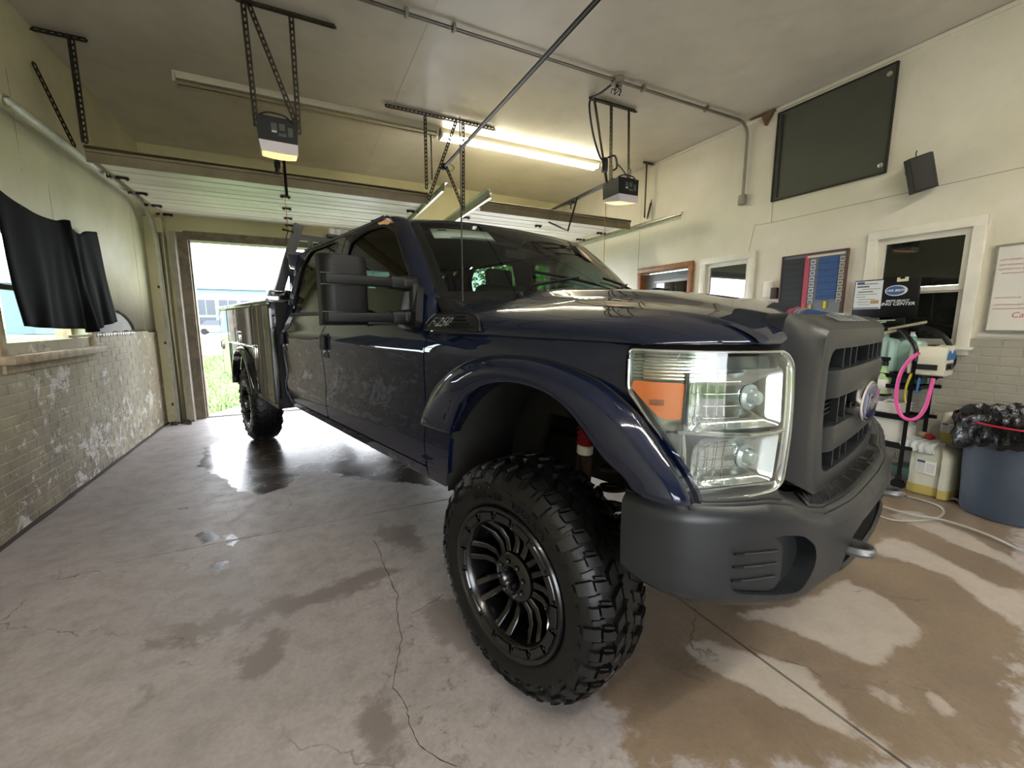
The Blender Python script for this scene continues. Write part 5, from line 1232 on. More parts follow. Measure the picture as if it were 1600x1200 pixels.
# ---- bumper
BPC = [(.40, -1.02), (.46, -1.01), (.545, -.965), (.62, -.875), (.672, -.77), (.715, -.65), (.745, -.50), (.785, -.3), (.80, 0)]
BC = resamp(smooth_open(BPC, 80), 200); BC = np.r_[BC, (BC[:-1] * [1, -1])[::-1]]; BS = np.r_[0, np.cumsum(np.hypot(*np.diff(BC, axis=0).T))]; BL_ = BS[-1]; BH_ = BL_ / 2
zt_s = lambda s: float(np.interp(min(s, BL_ - s), [0, .20, .40, .50, .60, .69, .90, BH_], [.876, .865, .852, .832, .792, .762, .775, .788]))
zb_s = lambda s: float(np.interp(min(s, BL_ - s), [0, .106, .20, .307, .45, .59, .743, BH_], [.648, .620, .600, .583, .552, .528, .540, .548]))
def bp(s, z, off=0.0):
    x = float(np.interp(s, BS, BC[:, 0])); y = float(np.interp(s, BS, BC[:, 1])); e = .012
    dx = float(np.interp(s + e, BS, BC[:, 0]) - np.interp(s - e, BS, BC[:, 0])); dy = float(np.interp(s + e, BS, BC[:, 1]) - np.interp(s - e, BS, BC[:, 1])); l = math.hypot(dx, dy) or 1
    zt, zb = zt_s(s), zb_s(s); f = (z - zb) / (zt - zb); o_ = off
    o_ -= .022 * max(0, (f - .90) / .10) ** 2 + .028 * max(0, (.16 - f) / .16) ** 2 + .012 * max(0, (.5 - f)) 
    if .60 < min(s, BL_ - s): o_ += .0
    return (x + dy / l * o_, y - dx / l * o_, z)
def fog_hole(m_):
    h_ = rounded([(.285, .640), (.262, .772), (.44, .770), (.525, .752), (.600, .700), (.612, .640), (.555, .580), (.42, .605)], [.03, .03, .01, .03, .04, .03, .04, .05])
    return h_ if not m_ else [(BL_ - s, z) for s, z in h_]
tow = rounded([(.765, .562), (.815, .668), (.90, .700), (BH_, .712), (BL_ - .90, .700), (BL_ - .815, .668), (BL_ - .765, .562), (BH_, .568)], [.02, .03, 0, 0, 0, .03, .02, 0])
ol = [(s, zt_s(s)) for s in np.linspace(0, BL_, 90)] + [(s, zb_s(s)) for s in np.linspace(BL_, 0, 90)]
bmp = panel('front_bumper', ol, lambda s, z: bp(s, z), M_PLAS, TR, holes=[fog_hole(0), fog_hole(1), tow], res=.018, th=.012, angle=60)
for mir in (0, 1):
    h_ = fog_hole(mir); D_ = dens(h_, .015); m = MB()
    m.grid([[Vector(bp(s, z, o_)) for s, z in D_] for o_ in (.0, -.008, -.05)], closed_v=True); m.build('fog_recess', M_PLAS, bmp, 60)
    sgn = lambda s: s if not mir else BL_ - s
    panel('fog_recess_back', h_, lambda s, z: bp(s, z, -.05), M_PLASD, bmp, res=.05, th=.004)
    ins = rounded([(.288, .640), (.268, .766), (.42, .764), (.462, .735), (.468, .628), (.44, .606)], [.025, .03, .02, .03, .03, .02]); ins = [(sgn(s), z) for s, z in ins]
    fi = panel('fog_light_cover', ins, lambda s, z: bp(s, z, -.014), M_PLAS, bmp, res=.03, th=.02)
    for z in (.738, .702, .664):
        m = MB(); m.tube([bp(sgn(s), z - .10 * (s - .3), -.011) for s in np.linspace(.295, .44, 6)], .0045, 6, flat=.6); m.build('cover_rib', M_PLASD, fi)
# tow opening cavity, hooks
D_ = dens(tow, .03); m = MB(); m.grid([[Vector(bp(s, z, o_)) for s, z in D_] for o_ in (0, -.04, -.09)], closed_v=True); m.build('tow_opening', M_PLASD, bmp, 60)
panel('opening_back', tow, lambda s, z: bp(s, z, -.09), M_UNDER, bmp, res=.1, th=.004)
for s in (-1, 1):
    m = MB(); y = s * .33; m.tube(smooth_open([(.66, y - .03, .625), (.77, y - .032, .625), (.812, y - .015, .624), (.82, y + .01, .624), (.805, y + .035, .624), (.76, y + .04, .624), (.66, y + .04, .624)], 30), .014, 10); m.build('tow_hook', pbr('hook_steel', '5a5b5d', 0.35, 0.6) if 'hook_steel' not in MATS else MATS['hook_steel'], TR)
# top shelf and ribbed step pad
def inner(s):
    q = min(s, BL_ - s); sg = 1 if s < BH_ else -1
    if q < .40:
        x, y, z = hl(q / .40 * HS1, .88, -.03); return Vector((x, sg * y, .884))
    o_ = bp(s, .85); u = sstep(.40, .66, q); x0, y0, _ = hl(HS1, .88, -.03)
    x1, y1 = .655, o_[1] * .93
    return Vector((x0 + (x1 - x0) * u, (sg * y0) * (1 - u) + y1 * u, .884 - .076 * u))
sl = np.linspace(0, BL_, 121); G = []
for s in sl:
    a, b = Vector(bp(s, zt_s(s))), inner(s); G.append([a + Vector((0, 0, -.004)), a.lerp(b, .04) + Vector((0, 0, .004)), a.lerp(b, .25) + Vector((0, 0, .004)), a.lerp(b, .6), b])
m = MB(); m.grid(G); m.build('bumper_shelf', M_PLAS, bmp, 60, solid=.006)
m = MB(); G = []
for s in np.linspace(.60, BL_ - .60, 80):
    a, b = Vector(bp(s, zt_s(s))), inner(s); G.append([a.lerp(b, f) + Vector((0, 0, h_)) for f, h_ in ((.14, .004), (.15, .011), (.4, .010), (.92, .008))])
m.grid(G); pad = m.build('step_pad', M_PLASD, bmp, 60, solid=.006)
for s in np.linspace(.62, BL_ - .62, 66):
    a, b = Vector(bp(s, zt_s(s))), inner(s); m = MB(); m.tube([a.lerp(b, f) + Vector((0, 0, .0125)) for f in (.20, .5, .90)], .0045, 5, flat=.6); m.build('pad_rib', M_PLASD, pad)
m = MB(); G = []
for s in np.linspace(.012, .46, 30):
    a, b = Vector(bp(s, zt_s(s))), inner(s); G.append([a.lerp(b, f) + Vector((0, 0, h_)) for f, h_ in ((.12, .004), (.14, .010), (.5, .010), (1.0, .006))])
m.grid(G); m.build('filler_pad', M_PLASD, bmp, 60, solid=.005)
# ---- wheels
def wheel_tyre(name, c, sgn, Ro=.415, wid=.262, steer=0.0):
    """c: centre of the outer face plane; sgn -1 = passenger side (outward is -y)"""
    cx, cy, cz = c; out = Vector((math.sin(steer) * 1.0, -math.cos(steer), 0)) if sgn < 0 else Vector((-math.sin(steer), math.cos(steer), 0))
    O_ = Vector(c); e1 = Vector((0, 0, 1)).cross(out).normalized(); e2 = Vector((0, 0, 1))
    def P(r, a, d): return O_ + e1 * (r * math.cos(a)) + e2 * (r * math.sin(a)) + out * d
    w = wid; prof = [(.276, -.014), (.282, -.002), (.292, .004), (.302, .009), (.345, .012), (.375, .006), (.398, -.010), (.412, -.03), (.421, -.06), (.423, -w / 2), (.421, -w + .06), (.412, -w + .03), (.398, -w + .01), (.345, -w - .012), (.292, -w), (.276, -w + .012)]
    N = 96; m = MB(); m.grid([[P(r * Ro / .44, 2 * PI * k / N, d) for k in range(N)] for r, d in prof], closed_v=True)
    def block(a0, a1, prof_, h, sk=0.0, tap=.12):
        """tread block: prof_ lists (r, d) along the lug, raised by h along the local normal"""
        q = len(prof_); base, top = [], []
        for i, (r, d) in enumerate(prof_):
            pa = prof_[max(i - 1, 0)]; pb = prof_[min(i + 1, q - 1)]; tr, td = pb[0] - pa[0], pb[1] - pa[1]; l = math.hypot(tr, td); nr, nd = -td / l, tr / l
            if nr < -.2 or (abs(nr) < .2 and nd < 0 and d > -w / 2) or (abs(nr) < .2 and nd > 0 and d < -w / 2): nr, nd = -nr, -nd
            s = sk * i / max(1, q - 1); da = (a1 - a0) * tap / 2
            for lst, hh, dd in ((base, -.004, 0), (top, h, da)):
                lst.append([P((r + nr * hh) * Ro / .44, a0 + s + dd, d + nd * hh), P((r + nr * hh) * Ro / .44, a1 + s - dd, d + nd * hh)])
        vs = []; 
        for i in range(q): vs += [base[i][0], base[i][1], top[i][0], top[i][1]]
        fs = [(0, 1, 3, 2), (4 * (q - 1), 4 * (q - 1) + 2, 4 * (q - 1) + 3, 4 * (q - 1) + 1)]
        for i in range(q - 1):
            b0, b1 = 4 * i, 4 * (i + 1); fs += [(b0, b0 + 2, b1 + 2, b1), (b0 + 1, b1 + 1, b1 + 3, b0 + 3), (b0 + 2, b0 + 3, b1 + 3, b1 + 2), (b0, b1, b1 + 1, b0 + 1)]
        m.add(vs, fs)
    nl = 36; st = 2 * PI / nl
    for k in range(nl):
        a = k * st
        for flip_ in (0, 1):
            f = (lambda pr: pr) if not flip_ else (lambda pr: [(r, -w - d) for r, d in pr])
            off = st * .5 * flip_; big = k % 2 == 0
            # shoulder lug that wraps onto the sidewall, long and short alternating
            block(a + off, a + off + st * (.62 if big else .50), f([(.370 if big else .388, .008 if big else -.004), (.398, -.010), (.4075, -.022)]), .012, sk=-.01)
            block(a + off + st * .06, a + off + st * .50, f([(.4085, -.024), (.4145, -.036), (.4215, -.062)]), .018, sk=-.03)
            block(a + off + st * .54, a + off + st * .66, f([(.4100, -.028), (.4215, -.060)]), .014, sk=-.03)
            block(a + off + st * .70, a + off + st * .92, f([(.392, -.006), (.404, -.018), (.414, -.036)]), .009)
            block(a + off + st * .04, a + off + st * .56, f([(.4215, -.070), (.4230, -.105)]), .017, sk=.05)
            block(a + off + st * .30, a + off + st * .86, f([(.4230, -.112), (.4230, -.144)]), .017, sk=-.05)
            # sidewall step marks
            if not flip_: block(a + st * .15, a + st * .52, [(.352, .0125), (.360, .011)], .003)
    for k in range(nl // 2):
        a = k * st * 2; block(a + st * .2, a + st * 1.2, [(.4235, -w / 2 + .012), (.4235, -w / 2 - .012)], .015, sk=.03)
    ty = m.build(name, M_RUB, TR, 30)
    # raised lettering, flat print relief on the sidewall
    for txt, mid, r0 in (('RUGGED', PI / 2 + .26, .325), ('TERRAIN', PI / 2 - .42, .325)):
        me = text_mesh(txt, .036, .0022, 0, 1.0, 0, 1.35)
        for v in me.vertices:
            c_ = v.co.copy(); rr_ = r0 + c_.y; a = mid + (c_.x / r0) * (1 if sgn < 0 else 1) * -1
            v.co = P(rr_ * Ro / .44, PI - a if False else a if sgn < 0 else a, .013 + c_.z)
        me.materials.clear(); link('sidewall_lettering', me, ty, M_RUB)
    # rim
    m = MB(); rp = [(.262, -.02), (.270, .004), (.266, .012), (.256, .012), (.250, .006), (.216, .004), (.210, -.004), (.206, -.03), (.204, -.16), (.20, -.20)]
    m.grid([[P(r, 2 * PI * k / 72, d) for k in range(72)] for r, d in rp], closed_v=True)
    rm = m.build('rim', M_RIM, ty, 40)
    for k in range(16):      # panels around the outer ring
        a = k * PI / 8; m = MB()
        m.grid([[P(r, a + da, d) for r, d in ((.219, .004), (.222, .010), (.246, .011), (.249, .006))] for da in (-.145, -.135, 0, .135, .145)]); m.build('ring_panel', M_RIM, rm, 25)
        m = MB(); m.lathe([(.005, 0), (.005, .004), (.002, .006)], P(.234, a + PI / 16, .006), out, 8); m.build('ring_bolt', M_SILV if False else M_RIM, rm)
    m = MB(); m.grid([[P(r, 2 * PI * k / 40, d) for k in range(40)] for r, d in ((.030, -.12), (.038, -.040), (.045, -.030), (.078, -.032), (.088, -.040), (.092, -.075))], closed_v=True); hb_ = m.build('hub', M_RIM, rm, 40)
    m = MB(); m.lathe([(.032, 0), (.032, .02), (.02, .03)], P(0, 0, -.115), out, 24); m.build('axle_cap', M_UNDER, rm)
    for k in range(8):
        a = k * PI / 4 + .25
        m = MB(); m.lathe([(.010, 0), (.010, .012), (.006, .016)], P(.062, a, -.036), out, 6); m.build('lug_nut', M_RIM, rm)
        a2 = a + PI / 8
        for s in (-1, 1):   # twin spokes, dished
            m = MB(); G = []
            for r, d, wd, dp in ((.070, -.045, .013, .02), (.095, -.055, .012, .03), (.125, -.062, .011, .032), (.165, -.050, .011, .034), (.200, -.018, .012, .036), (.215, -.004, .014, .03)):
                o2 = s * (.016 + .014 * (r - .07) / .145); c0 = P(r, a2, d); tdir = (P(r, a2 + .01, d) - P(r, a2 - .01, d)).normalized(); c0 = c0 + tdir * o2
                G.append([c0 + tdir * (-wd * .8) - out * dp, c0 + tdir * (-wd) - out * .004, c0 + tdir * (-wd * .7), c0 + tdir * (wd * .7), c0 + tdir * wd - out * .004, c0 + tdir * (wd * .8) - out * dp])
            m.grid(G); m.build('spoke', M_RIM, rm, 35)
    m = MB(); m.lathe([(.0, 0), (.17, 0), (.17, .02), (.0, .02)], P(0, 0, -.19), out, 32); m.build('brake_disc', M_AXLE, rm)
    return ty
wf1 = wheel_tyre('front_wheel', (-.045, -1.035, .415), -1, steer=R(1))
wf2 = wheel_tyre('front_wheel', (-.045, 1.035, .415), 1, steer=R(-1))
wr1 = wheel_tyre('rear_wheel', (-4.40, -1.045, .415), -1)
wr2 = wheel_tyre('rear_wheel', (-4.40, 1.045, .415), 1)
# ---- chassis and suspension
m = MB()
for s in (-1, 1):
    m.box((-2.6, s * .40, .70), (6.2, .07, .16)); m.box((.45, s * .40, .72), (.40, .07, .13))
for x in (-5.6, -3.9, -2.4, -1.2, .5): m.box((x, 0, .70), (.10, .80, .09))
m.build('chassis_frame', M_UNDER, TR)
m = MB(); m.cyl((0, -.72, .44), (0, .72, .44), .045, 14); m.lathe([(.06, -.12), (.13, -.06), (.14, .0), (.12, .08), (.05, .12)], (0, .25, .44), (1, 0, 0), 20); m.build('front_axle', M_AXLE, TR)
m = MB(); m.cyl((-4.4, -.72, .44), (-4.4, .72, .44), .05, 14); m.lathe([(.06, -.14), (.15, -.06), (.16, .02), (.12, .1), (.05, .14)], (-4.4, 0, .44), (1, 0, 0), 20); m.build('rear_axle', M_AXLE, TR)
for s in (-1, 1):
    m = MB(); m.tube([(.10 + .065 * math.cos(a), s * .58 + .065 * math.sin(a), .56 + a * .0118) for a in np.linspace(0, 2 * PI * 6.2, 150)], .011, 6); m.build('coil_spring', M_AXLE, TR)
    m = MB()
    pr2 = []
    for k in range(13): pr2 += [(.024, k * .018), (.034, k * .018 + .009)]
    m.lathe(pr2, (.045, s * .72, .865), (.05, 0, 1), 18); sh_ = m.build('shock_boot', M_RED, TR)
    m = MB(); m.lathe([(.026, 0), (.030, .004), (.030, .03), (.026, .034)], (.043, s * .72, .832), (.05, 0, 1), 16); m.build('shock_collar', M_WHT, sh_)
    m = MB(); m.lathe([(.026, 0), (.028, .30)], (.03, s * .72, .53), (.05, 0, 1), 14); m.build('shock_body', M_AXLE, sh_)
    m = MB(); m.tube([(.0, s * .70, .50), (.22, s * .62, .62), (.30, s * .55, .74)], .018, 8); m.build('brake_hose', M_SEAL, TR)
    m = MB(); m.bar((.02, s * .62, .42), (-1.0, s * .42, .60), .05, .08); m.build('radius_arm', M_AXLE, TR)
    m = MB(); m.cyl((.02, s * .70, .34), (.02, s * .70, .56), .05, 14); m.box((.03, s * .76, .44), (.12, .05, .24), bev=.02); m.build('steering_knuckle', M_AXLE, TR)
    m = MB(); m.tube([(-4.9, s * .42, .60), (-4.4, s * .42, .52), (-3.8, s * .42, .62)], .03, 8, flat=2.0); m.build('leaf_spring', M_AXLE, TR)
m = MB(); m.cyl((.22, -.66, .47), (.24, .62, .50), .017, 10); m.cyl((.30, -.50, .52), (.30, .40, .62), .015, 10); m.lathe([(.024, 0), (.03, .02), (.03, .06), (.02, .08)], (.22, -.66, .43), n=12); m.build('steering_link', M_AXLE, TR)
m = MB(); m.lathe([(.026, 0), (.032, .01), (.032, .05), (.022, .06)], (.27, -.60, .47), (0, -1, 0), 14); m.build('link_bushing', M_SILV, TR)
m = MB(); m.box((-1.0, 0, .78), (1.2, .42, .34), bev=.06); m.box((0, 0, .88), (.8, .55, .34), bev=.06); m.build('engine_block', M_UNDER, TR)
m = MB(); m.cyl((-1.6, 0, .66), (-4.3, 0, .48), .045, 12); m.build('drive_shaft', M_UNDER, TR)
m = MB(); m.tube([(-.8, -.28, .60), (-2.6, -.34, .58), (-3.2, -.40, .56)], .035, 10); m.build('exhaust_pipe', M_AXLE, TR)
m = MB(); m.box((-1.8, 0, .655), (2.25, 1.84, .03)); m.build('cab_underbody', M_UNDER, TR)
# ---- mirrored copies of the body side
mirrored(pf, pr_, cc, rk, ff, flr, bd, pl_, mbase, hb)
for o in list(bpy.data.objects):
    if o.parent == TR and o.name.split('.')[0] in ('wheel_liner', 'inner_fender', 'drip_rail', 'roof_joint', 'pinch_weld'):
        c_ = o.copy(); COL.objects.link(c_); c_.scale = (1, -1, 1)
# ---- service body
SY = 1.03
def sb(x, z, off=0.0): return (x, -(SY + off), z)
arc_o = smooth_open([(-3.86, .60), (-3.90, .70), (-4.02, .86), (-4.20, .975), (-4.40, 1.005), (-4.62, .975), (-4.80, .87), (-4.90, .72), (-4.93, .60)], 40)
so = [(-3.05, .56), (-3.05, 1.475), (-5.80, 1.475), (-5.80, .62), (-5.70, .575), (-4.93, .575)] + arc_o[::-1] + [(-3.86, .575)]
sp_ = panel('service_body', so, sb, M_SBODY, TR, res=.06, th=.03)
def sdoor(x0, x1, z0, z1, extra=None, r=.02):
    o_ = extra or rounded([(x0, z0), (x1, z0), (x1, z1), (x0, z1)], r); d_ = panel('compartment_door', o_, lambda x, z: sb(x, z, .014), M_SBODY, TR, res=.05, th=.016)
    m = MB(); m.tube([sb(x, z, .012) for x, z in dens(o_, .06)], .004, 5, closed=True); m.build('door_gasket', M_SEAL, d_); return d_
dA = sdoor(-3.83, -3.09, .60, 1.455, rounded([(-3.84, .62), (-3.09, .60), (-3.09, 1.455), (-3.79, 1.455), (-3.80, 1.0)], .012))
dB = sdoor(-5.18, -3.82, 1.085, 1.455); dC = sdoor(-5.77, -5.21, .62, 1.455)
for d_, xs_, zc in ((dA, (-3.74,), 1.03), (dC, (-5.70,), 1.03), (dB, (-4.5,), 1.15)):
    for x in xs_:
        m = MB(); m.box(sb(x, zc, .020), (.12, .018, .13), bev=.006); h_ = m.build('paddle_latch', M_CHROME, d_)
        m = MB(); m.box(sb(x, zc, .031), (.06, .008, .08), bev=.003); m.build('latch_paddle', M_BEZ, h_)
m = MB(); m.tube([sb(-5.80, 1.07, .016), sb(-3.82, 1.07, .016)], .010, 6); m.build('chrome_strip', M_CHROME, sp_)
m = MB(); m.tube([sb(-5.80, 1.468, .018), sb(-3.06, 1.468, .018)], .010, 6); m.build('chrome_strip', M_CHROME, sp_)
m = MB(); G = []
for x, z in arc_o:
    c0 = Vector((-4.40, 0, .60)); d_ = (Vector((x, 0, z)) - c0).normalized(); G.append([Vector(sb(x, z, .0)) - d_ * .0 + d_ * .05, Vector(sb(x, z, .03)) + d_ * .045, Vector(sb(x, z, .055)) + d_ * .02, Vector(sb(x, z, .055)) - d_ * .005, Vector(sb(x, z, .0)) - d_ * .01])
m.grid(G); m.build('arch_trim', M_SBODY, sp_, 60)
m = MB(); m.tube([Vector(sb(x, z, .05)) for x, z in arc_o], .008, 6); m.build('arch_edge', M_CHROME, sp_)
mm_ = lettering('body_badge', 'E-Z', .10, sb(-4.78, 1.30, .0165), (1, 0, 0), (0, 0, 1), M_SILV, sp_) if False else None
m = MB()
for z, h_ in ((1.385, .012), (1.36, .02), (1.33, .012), (1.285, .02), (1.26, .014)): m.box(sb(-4.75, z, .016), (.05, .002, h_))
m.build('body_badge', M_SILV, dB)
m = MB(); m.cyl(sb(-4.03, .80, .04), sb(-4.03, .80, .075), .02, 12); m.build('marker_lamp', M_SEAL, sp_)
mirrored(sp_, dA, dB, dC)
m = MB(); m.box((-4.43, -.84, 1.485), (2.76, .42, .025), bev=.006); m.build('body_top', M_SBODY, TR); m = MB(); m.box((-4.43, .84, 1.485), (2.76, .42, .025), bev=.006); m.build('body_top', M_SBODY, TR)
m = MB(); m.tube([(-5.86, -1.055, 1.495), (-3.05, -1.055, 1.495)], .014, 8); m.build('top_edge', M_CHROME, TR)
m = MB(); m.box((-3.07, 0, 1.02), (.03, 2.02, .92)); m.box((-4.43, -.62, 1.1), (2.74, .02, .76)); m.box((-4.43, .62, 1.1), (2.74, .02, .76)); m.box((-4.43, 0, .90), (2.74, 1.24, .03)); m.build('bed_inner', M_UNDER, TR)
m = MB(); m.box((-5.81, 0, 1.05), (.03, 1.28, .40)); m.box((-5.92, 0, .62), (.20, 1.9, .10), bev=.01); m.build('tailgate', M_SBODY, TR)
for s in (-1, 1):
    m = MB(); m.grid([[Vector((-4.4 + .53 * math.cos(a), s * y, .56 + .46 * math.sin(a))) for y in (1.0, .62)] for a in np.linspace(0, PI, 18)]); m.build('wheel_tub', M_UNDER, TR, solid=.006)
m = MB(); m.box((-3.12, -.90, 1.555), (.16, .24, .05), bev=.004); m.box((-3.12, .90, 1.555), (.16, .24, .05), bev=.004); m.box((-3.10, 0, 1.53), (.05, 1.9, .06)); m.build('rack_base', M_SBODY, TR)
# ---- headache rack
m = MB()
for s in (-1, 1): m.bar((-3.12, s * .945, 1.57), (-3.12, s * .745, 2.15), .07, .055, up=(1, 0, 0))
m.bar((-3.12, -.75, 2.043), (-3.12, .75, 2.043), .05, .05); m.bar((-3.12, -.66, 2.03), (-3.12, -.66, 1.9), .03, .035, up=(1, 0, 0)); m.bar((-3.12, .66, 2.03), (-3.12, .66, 1.9), .03, .035, up=(1, 0, 0)); m.bar((-3.12, -.84, 1.9), (-3.12, .84, 1.9), .04, .04)
rack = m.build('headache_rack', M_BLKM, TR, 30)
m = MB(); m.box((-3.12, -.41, 2.085), (.12, .22, .03), bev=.006); m.build('beacon_base', M_BLKM, rack)
for y in (-.47, -.41, -.35):
    m = MB(); m.lathe([(.03, 0), (.033, .015), (.028, .05), (.01, .06)], (-3.10, y, 2.10), n=14); m.build('beacon_lens', M_LBL, rack)
# ================================================================== along the right wall
XW = RX1
def wbox(y0, y1, z0, z1, x, t=.01): return ((x, (y0 + y1) / 2, (z0 + z1) / 2), (t, abs(y1 - y0), abs(z1 - z0)))
M_PAPER = pbr('poster_paper', 'd9dcdf', 0.5); M_INK = pbr('print_dark', '55585c', 0.6); M_BLACKB = pbr('poster_black', '0c0c0e', 0.35)
def stripe(m, y0, y1, z, h, x): m.box(*wbox(y0, y1, z - h / 2, z + h / 2, x, .0015))
# key and form board
t = thing('notice_board', 'framed board of dark and blue pocket charts between the two white windows', 'board', (XW, 2.5, 1.7))
def L3(x, y, z): return (x - XW, y - 2.5, z - 1.7)
m = MB(); c, d = wbox(2.205, 2.79, 1.40, 1.975, XW - .012, .02); m.box(L3(*c), d); m.build('backboard', pbr('board_grey', '6f7480', 0.6), t)
m = MB()
for y in (2.205, 2.79): m.box(L3(XW - .02, y, 1.687), (.03, .012, .58))
m.box(L3(XW - .02, 2.4975, 1.975), (.03, .59, .012)); m.build('frame', pbr('board_frame_brown', '5d3a34', 0.5), t)
m = MB(); c, d = wbox(2.575, 2.785, 1.41, 1.945, XW - .026, .008); m.box(L3(*c), d); bp_ = m.build('dark_chart', pbr('dark_blue_chart', '23262e', 0.6, var=.1, vscale=20), t)
for k in range(8):
    m = MB(); m.box(L3(XW - .031, 2.68, 1.46 + k * .062), (.003, .19, .006)); m.build('pocket_edge', pbr('pocket_dark', '15171c', 0.6) if 'pocket_dark' not in MATS else MATS['pocket_dark'], bp_)
m = MB(); c, d = wbox(2.27, 2.44, 1.53, 1.925, XW - .026, .010); m.box(L3(*c), d); bb2 = m.build('blue_chart', pbr('blue_fabric', '2e5186', 0.6, var=.08, vscale=30), t)
for k in range(6):
    m = MB(); m.box(L3(XW - .032, 2.355, 1.56 + k * .062), (.004, .168, .005)); m.build('pocket_edge', pbr('pocket_blue', '1f3d6b', 0.6) if 'pocket_blue' not in MATS else MATS['pocket_blue'], bb2)
m = MB(); c, d = wbox(2.525, 2.572, 1.42, 1.965, XW - .024, .006); m.box(L3(*c), d); m.build('red_strip', pbr('red_card', 'b0465a', 0.5), t)
m = MB(); c, d = wbox(2.22, 2.55, 1.935, 1.955, XW - .026, .006); m.box(L3(*c), d); m.build('cream_strip', pbr('cream_card', 'd8cdb2', 0.5), t)
for k in range(9):
    for y, w, nm, mt_ in ((2.49, .042, 'label_card', M_PAPER), (2.24, .04, 'label_card', MATS['cream_card'])):
        m = MB(); z = 1.46 + k * .054; m.box(L3(XW - .028, y, z), (.004, w, .040)); o = m.build(nm, mt_, t)
        m = MB(); m.box(L3(XW - .0305, y, z), (.002, w * .72, .026)); m.build('print', MATS['board_grey'], o)
m = MB(); c, d = wbox(2.22, 2.50, 1.40, 1.50, XW - .03, .01); m.box(L3(*c), d); m.build('grey_pocket', pbr('grey_pocket_mat', '747a82', 0.6), t)
for y, col, nm, z in ((2.53, 'd24a2a', 'red_tag', 1.455), (2.475, 'c8a468', 'tan_tag', 1.45), (2.345, 'd7c51e', 'yellow_tag', 1.475)):
    m = MB(); m.box(L3(XW - .042, y, z), (.012, .026, .07), bev=.006); m.build(nm, pbr(nm + '_mat', col, 0.4), t)
m = MB(); m.box((XW - .02, 2.925, 1.66), (.04, .09, .17), bev=.004); tag(m.build('switch_plate_box', M_TRIM), 'white wall box beside the window, left of a small dark box', 'box')
m = MB(); m.box((XW - .02, 2.855, 1.615), (.04, .065, .115), bev=.003); tag(m.build('small_dark_box', pbr('brown_box', '3a302b', 0.6)), 'small dark brown box on the wall left of the notice board', 'box')
# black sign leaning in front of the window
t = thing('product_sign', 'black sign with blue oval emblem and the words SELECT and CENTER before the window', 'sign', (XW - .07, 1.87, 1.50))
def LS(x, y, z): return (x - (XW - .07), y - 1.87, z - 1.50)
m = MB(); m.box(LS(XW - .075, 1.868, 1.512), (.02, .452, .325), bev=.003); m.build('panel', M_BLACKB, t)
m = MB(); m.box(LS(XW - .087, 1.985, 1.545), (.003, .20, .24)); ps = m.build('leaflet', M_PAPER, t)
m = MB()
for k, (y0, y1, h) in enumerate(((2.07, 1.92, .006), (2.07, 1.98, .012), (2.03, 1.90, .004), (2.06, 1.95, .008), (2.07, 1.92, .004), (2.07, 2.0, .004), (2.05, 1.93, .004), (2.06, 1.97, .004), (2.05, 1.96, .003))):
    stripe_c, stripe_d = wbox(y0, y1, 1.64 - k * .022 - h / 2, 1.64 - k * .022 + h / 2, XW - .0892, .0012); m.box(LS(*stripe_c), stripe_d)
m.build('print', M_INK, ps)
m = MB(); m.box(LS(XW - .0892, 2.045, 1.650), (.0012, .055, .018)); m.box(LS(XW - .0892, 1.99, 1.434), (.0012, .19, .008)); m.build('blue_print', pbr('print_blue', '3b5c93', 0.5), ps)
m = MB(); m.box(LS(XW - .0892, 1.93, 1.485), (.0012, .06, .03)); m.build('tan_print', pbr('print_tan', 'a58d5e', 0.5), ps)
m = MB()
for (a, b, x0_, x1_) in ((.075, .044, .086, .0895),):
    n_ = 36; r = [[Vector(LS(XW - x, 1.79 + a * f * math.cos(q), 1.572 + b * f * math.sin(q))) for q in np.linspace(0, 2 * PI, n_, endpoint=False)] for x, f in ((x0_, 1), (x1_, 1), (x1_ + .0003, .001))]; m.grid(r, closed_v=True)
m.build('oval_rim', M_PAPER, t)
m = MB(); n_ = 36; r = [[Vector(LS(XW - x, 1.795 + .066 * f * math.cos(q), 1.572 + .037 * f * math.sin(q))) for q in np.linspace(0, 2 * PI, n_, endpoint=False)] for x, f in ((.089, 1), (.0905, 1), (.0908, .001))]; m.grid(r, closed_v=True); m.build('oval_field', MATS['print_blue'], t)
for tx, sz, y, z, mm_, sh in (('CAR BRITE', .026, 1.795, 1.572, M_PAPER, .3), ('BRITE SELECT', .022, 1.775, 1.487, M_PAPER, .2), ('DETAILING CENTER', .034, 1.835, 1.461, M_PAPER, .2)):
    lettering('sign_lettering', tx, sz, LS(XW - .0915 if 'CAR' in tx else XW - .0862, y, z), (0, -1, 0), (0, 0, 1), mm_, t, shear=sh, bold=.0006, ax=1.15, ext=.0006)
m = MB(); m.box(LS(XW - .088, 1.755, 1.660), (.006, .075, .035), bev=.002); m.build('pale_card', pbr('pale_card_mat', 'd9d4b8', 0.5), t)
m = MB(); m.box(LS(XW - .093, 1.755, 1.672), (.006, .03, .018)); m.build('clip', M_BLKM, t)
t2 = thing('green_banner', 'folded black and green printed banner under the black sign', 'banner', (XW - .12, 1.87, 1.30))
m = MB(); m.box((0, 0, .0), (.03, .36, .06), rot=(R(-6), 0, 0), bev=.004); m.build('cloth', M_BLACKB, t2)
m = MB(); m.bar((-.018, .13, .02), (-.018, -.12, .028), .003, .008); m.bar((-.018, .10, -.01), (-.018, -.06, .015), .003, .010); m.build('pale_print', pbr('pale_green_print', 'a8c4ae', 0.5), t2)
m = MB(); m.box((0, .02, -.075), (.16, .40, .10), rot=(0, 0, 0), bev=.01); m.build('dark_pack', M_BLACKB, t2)
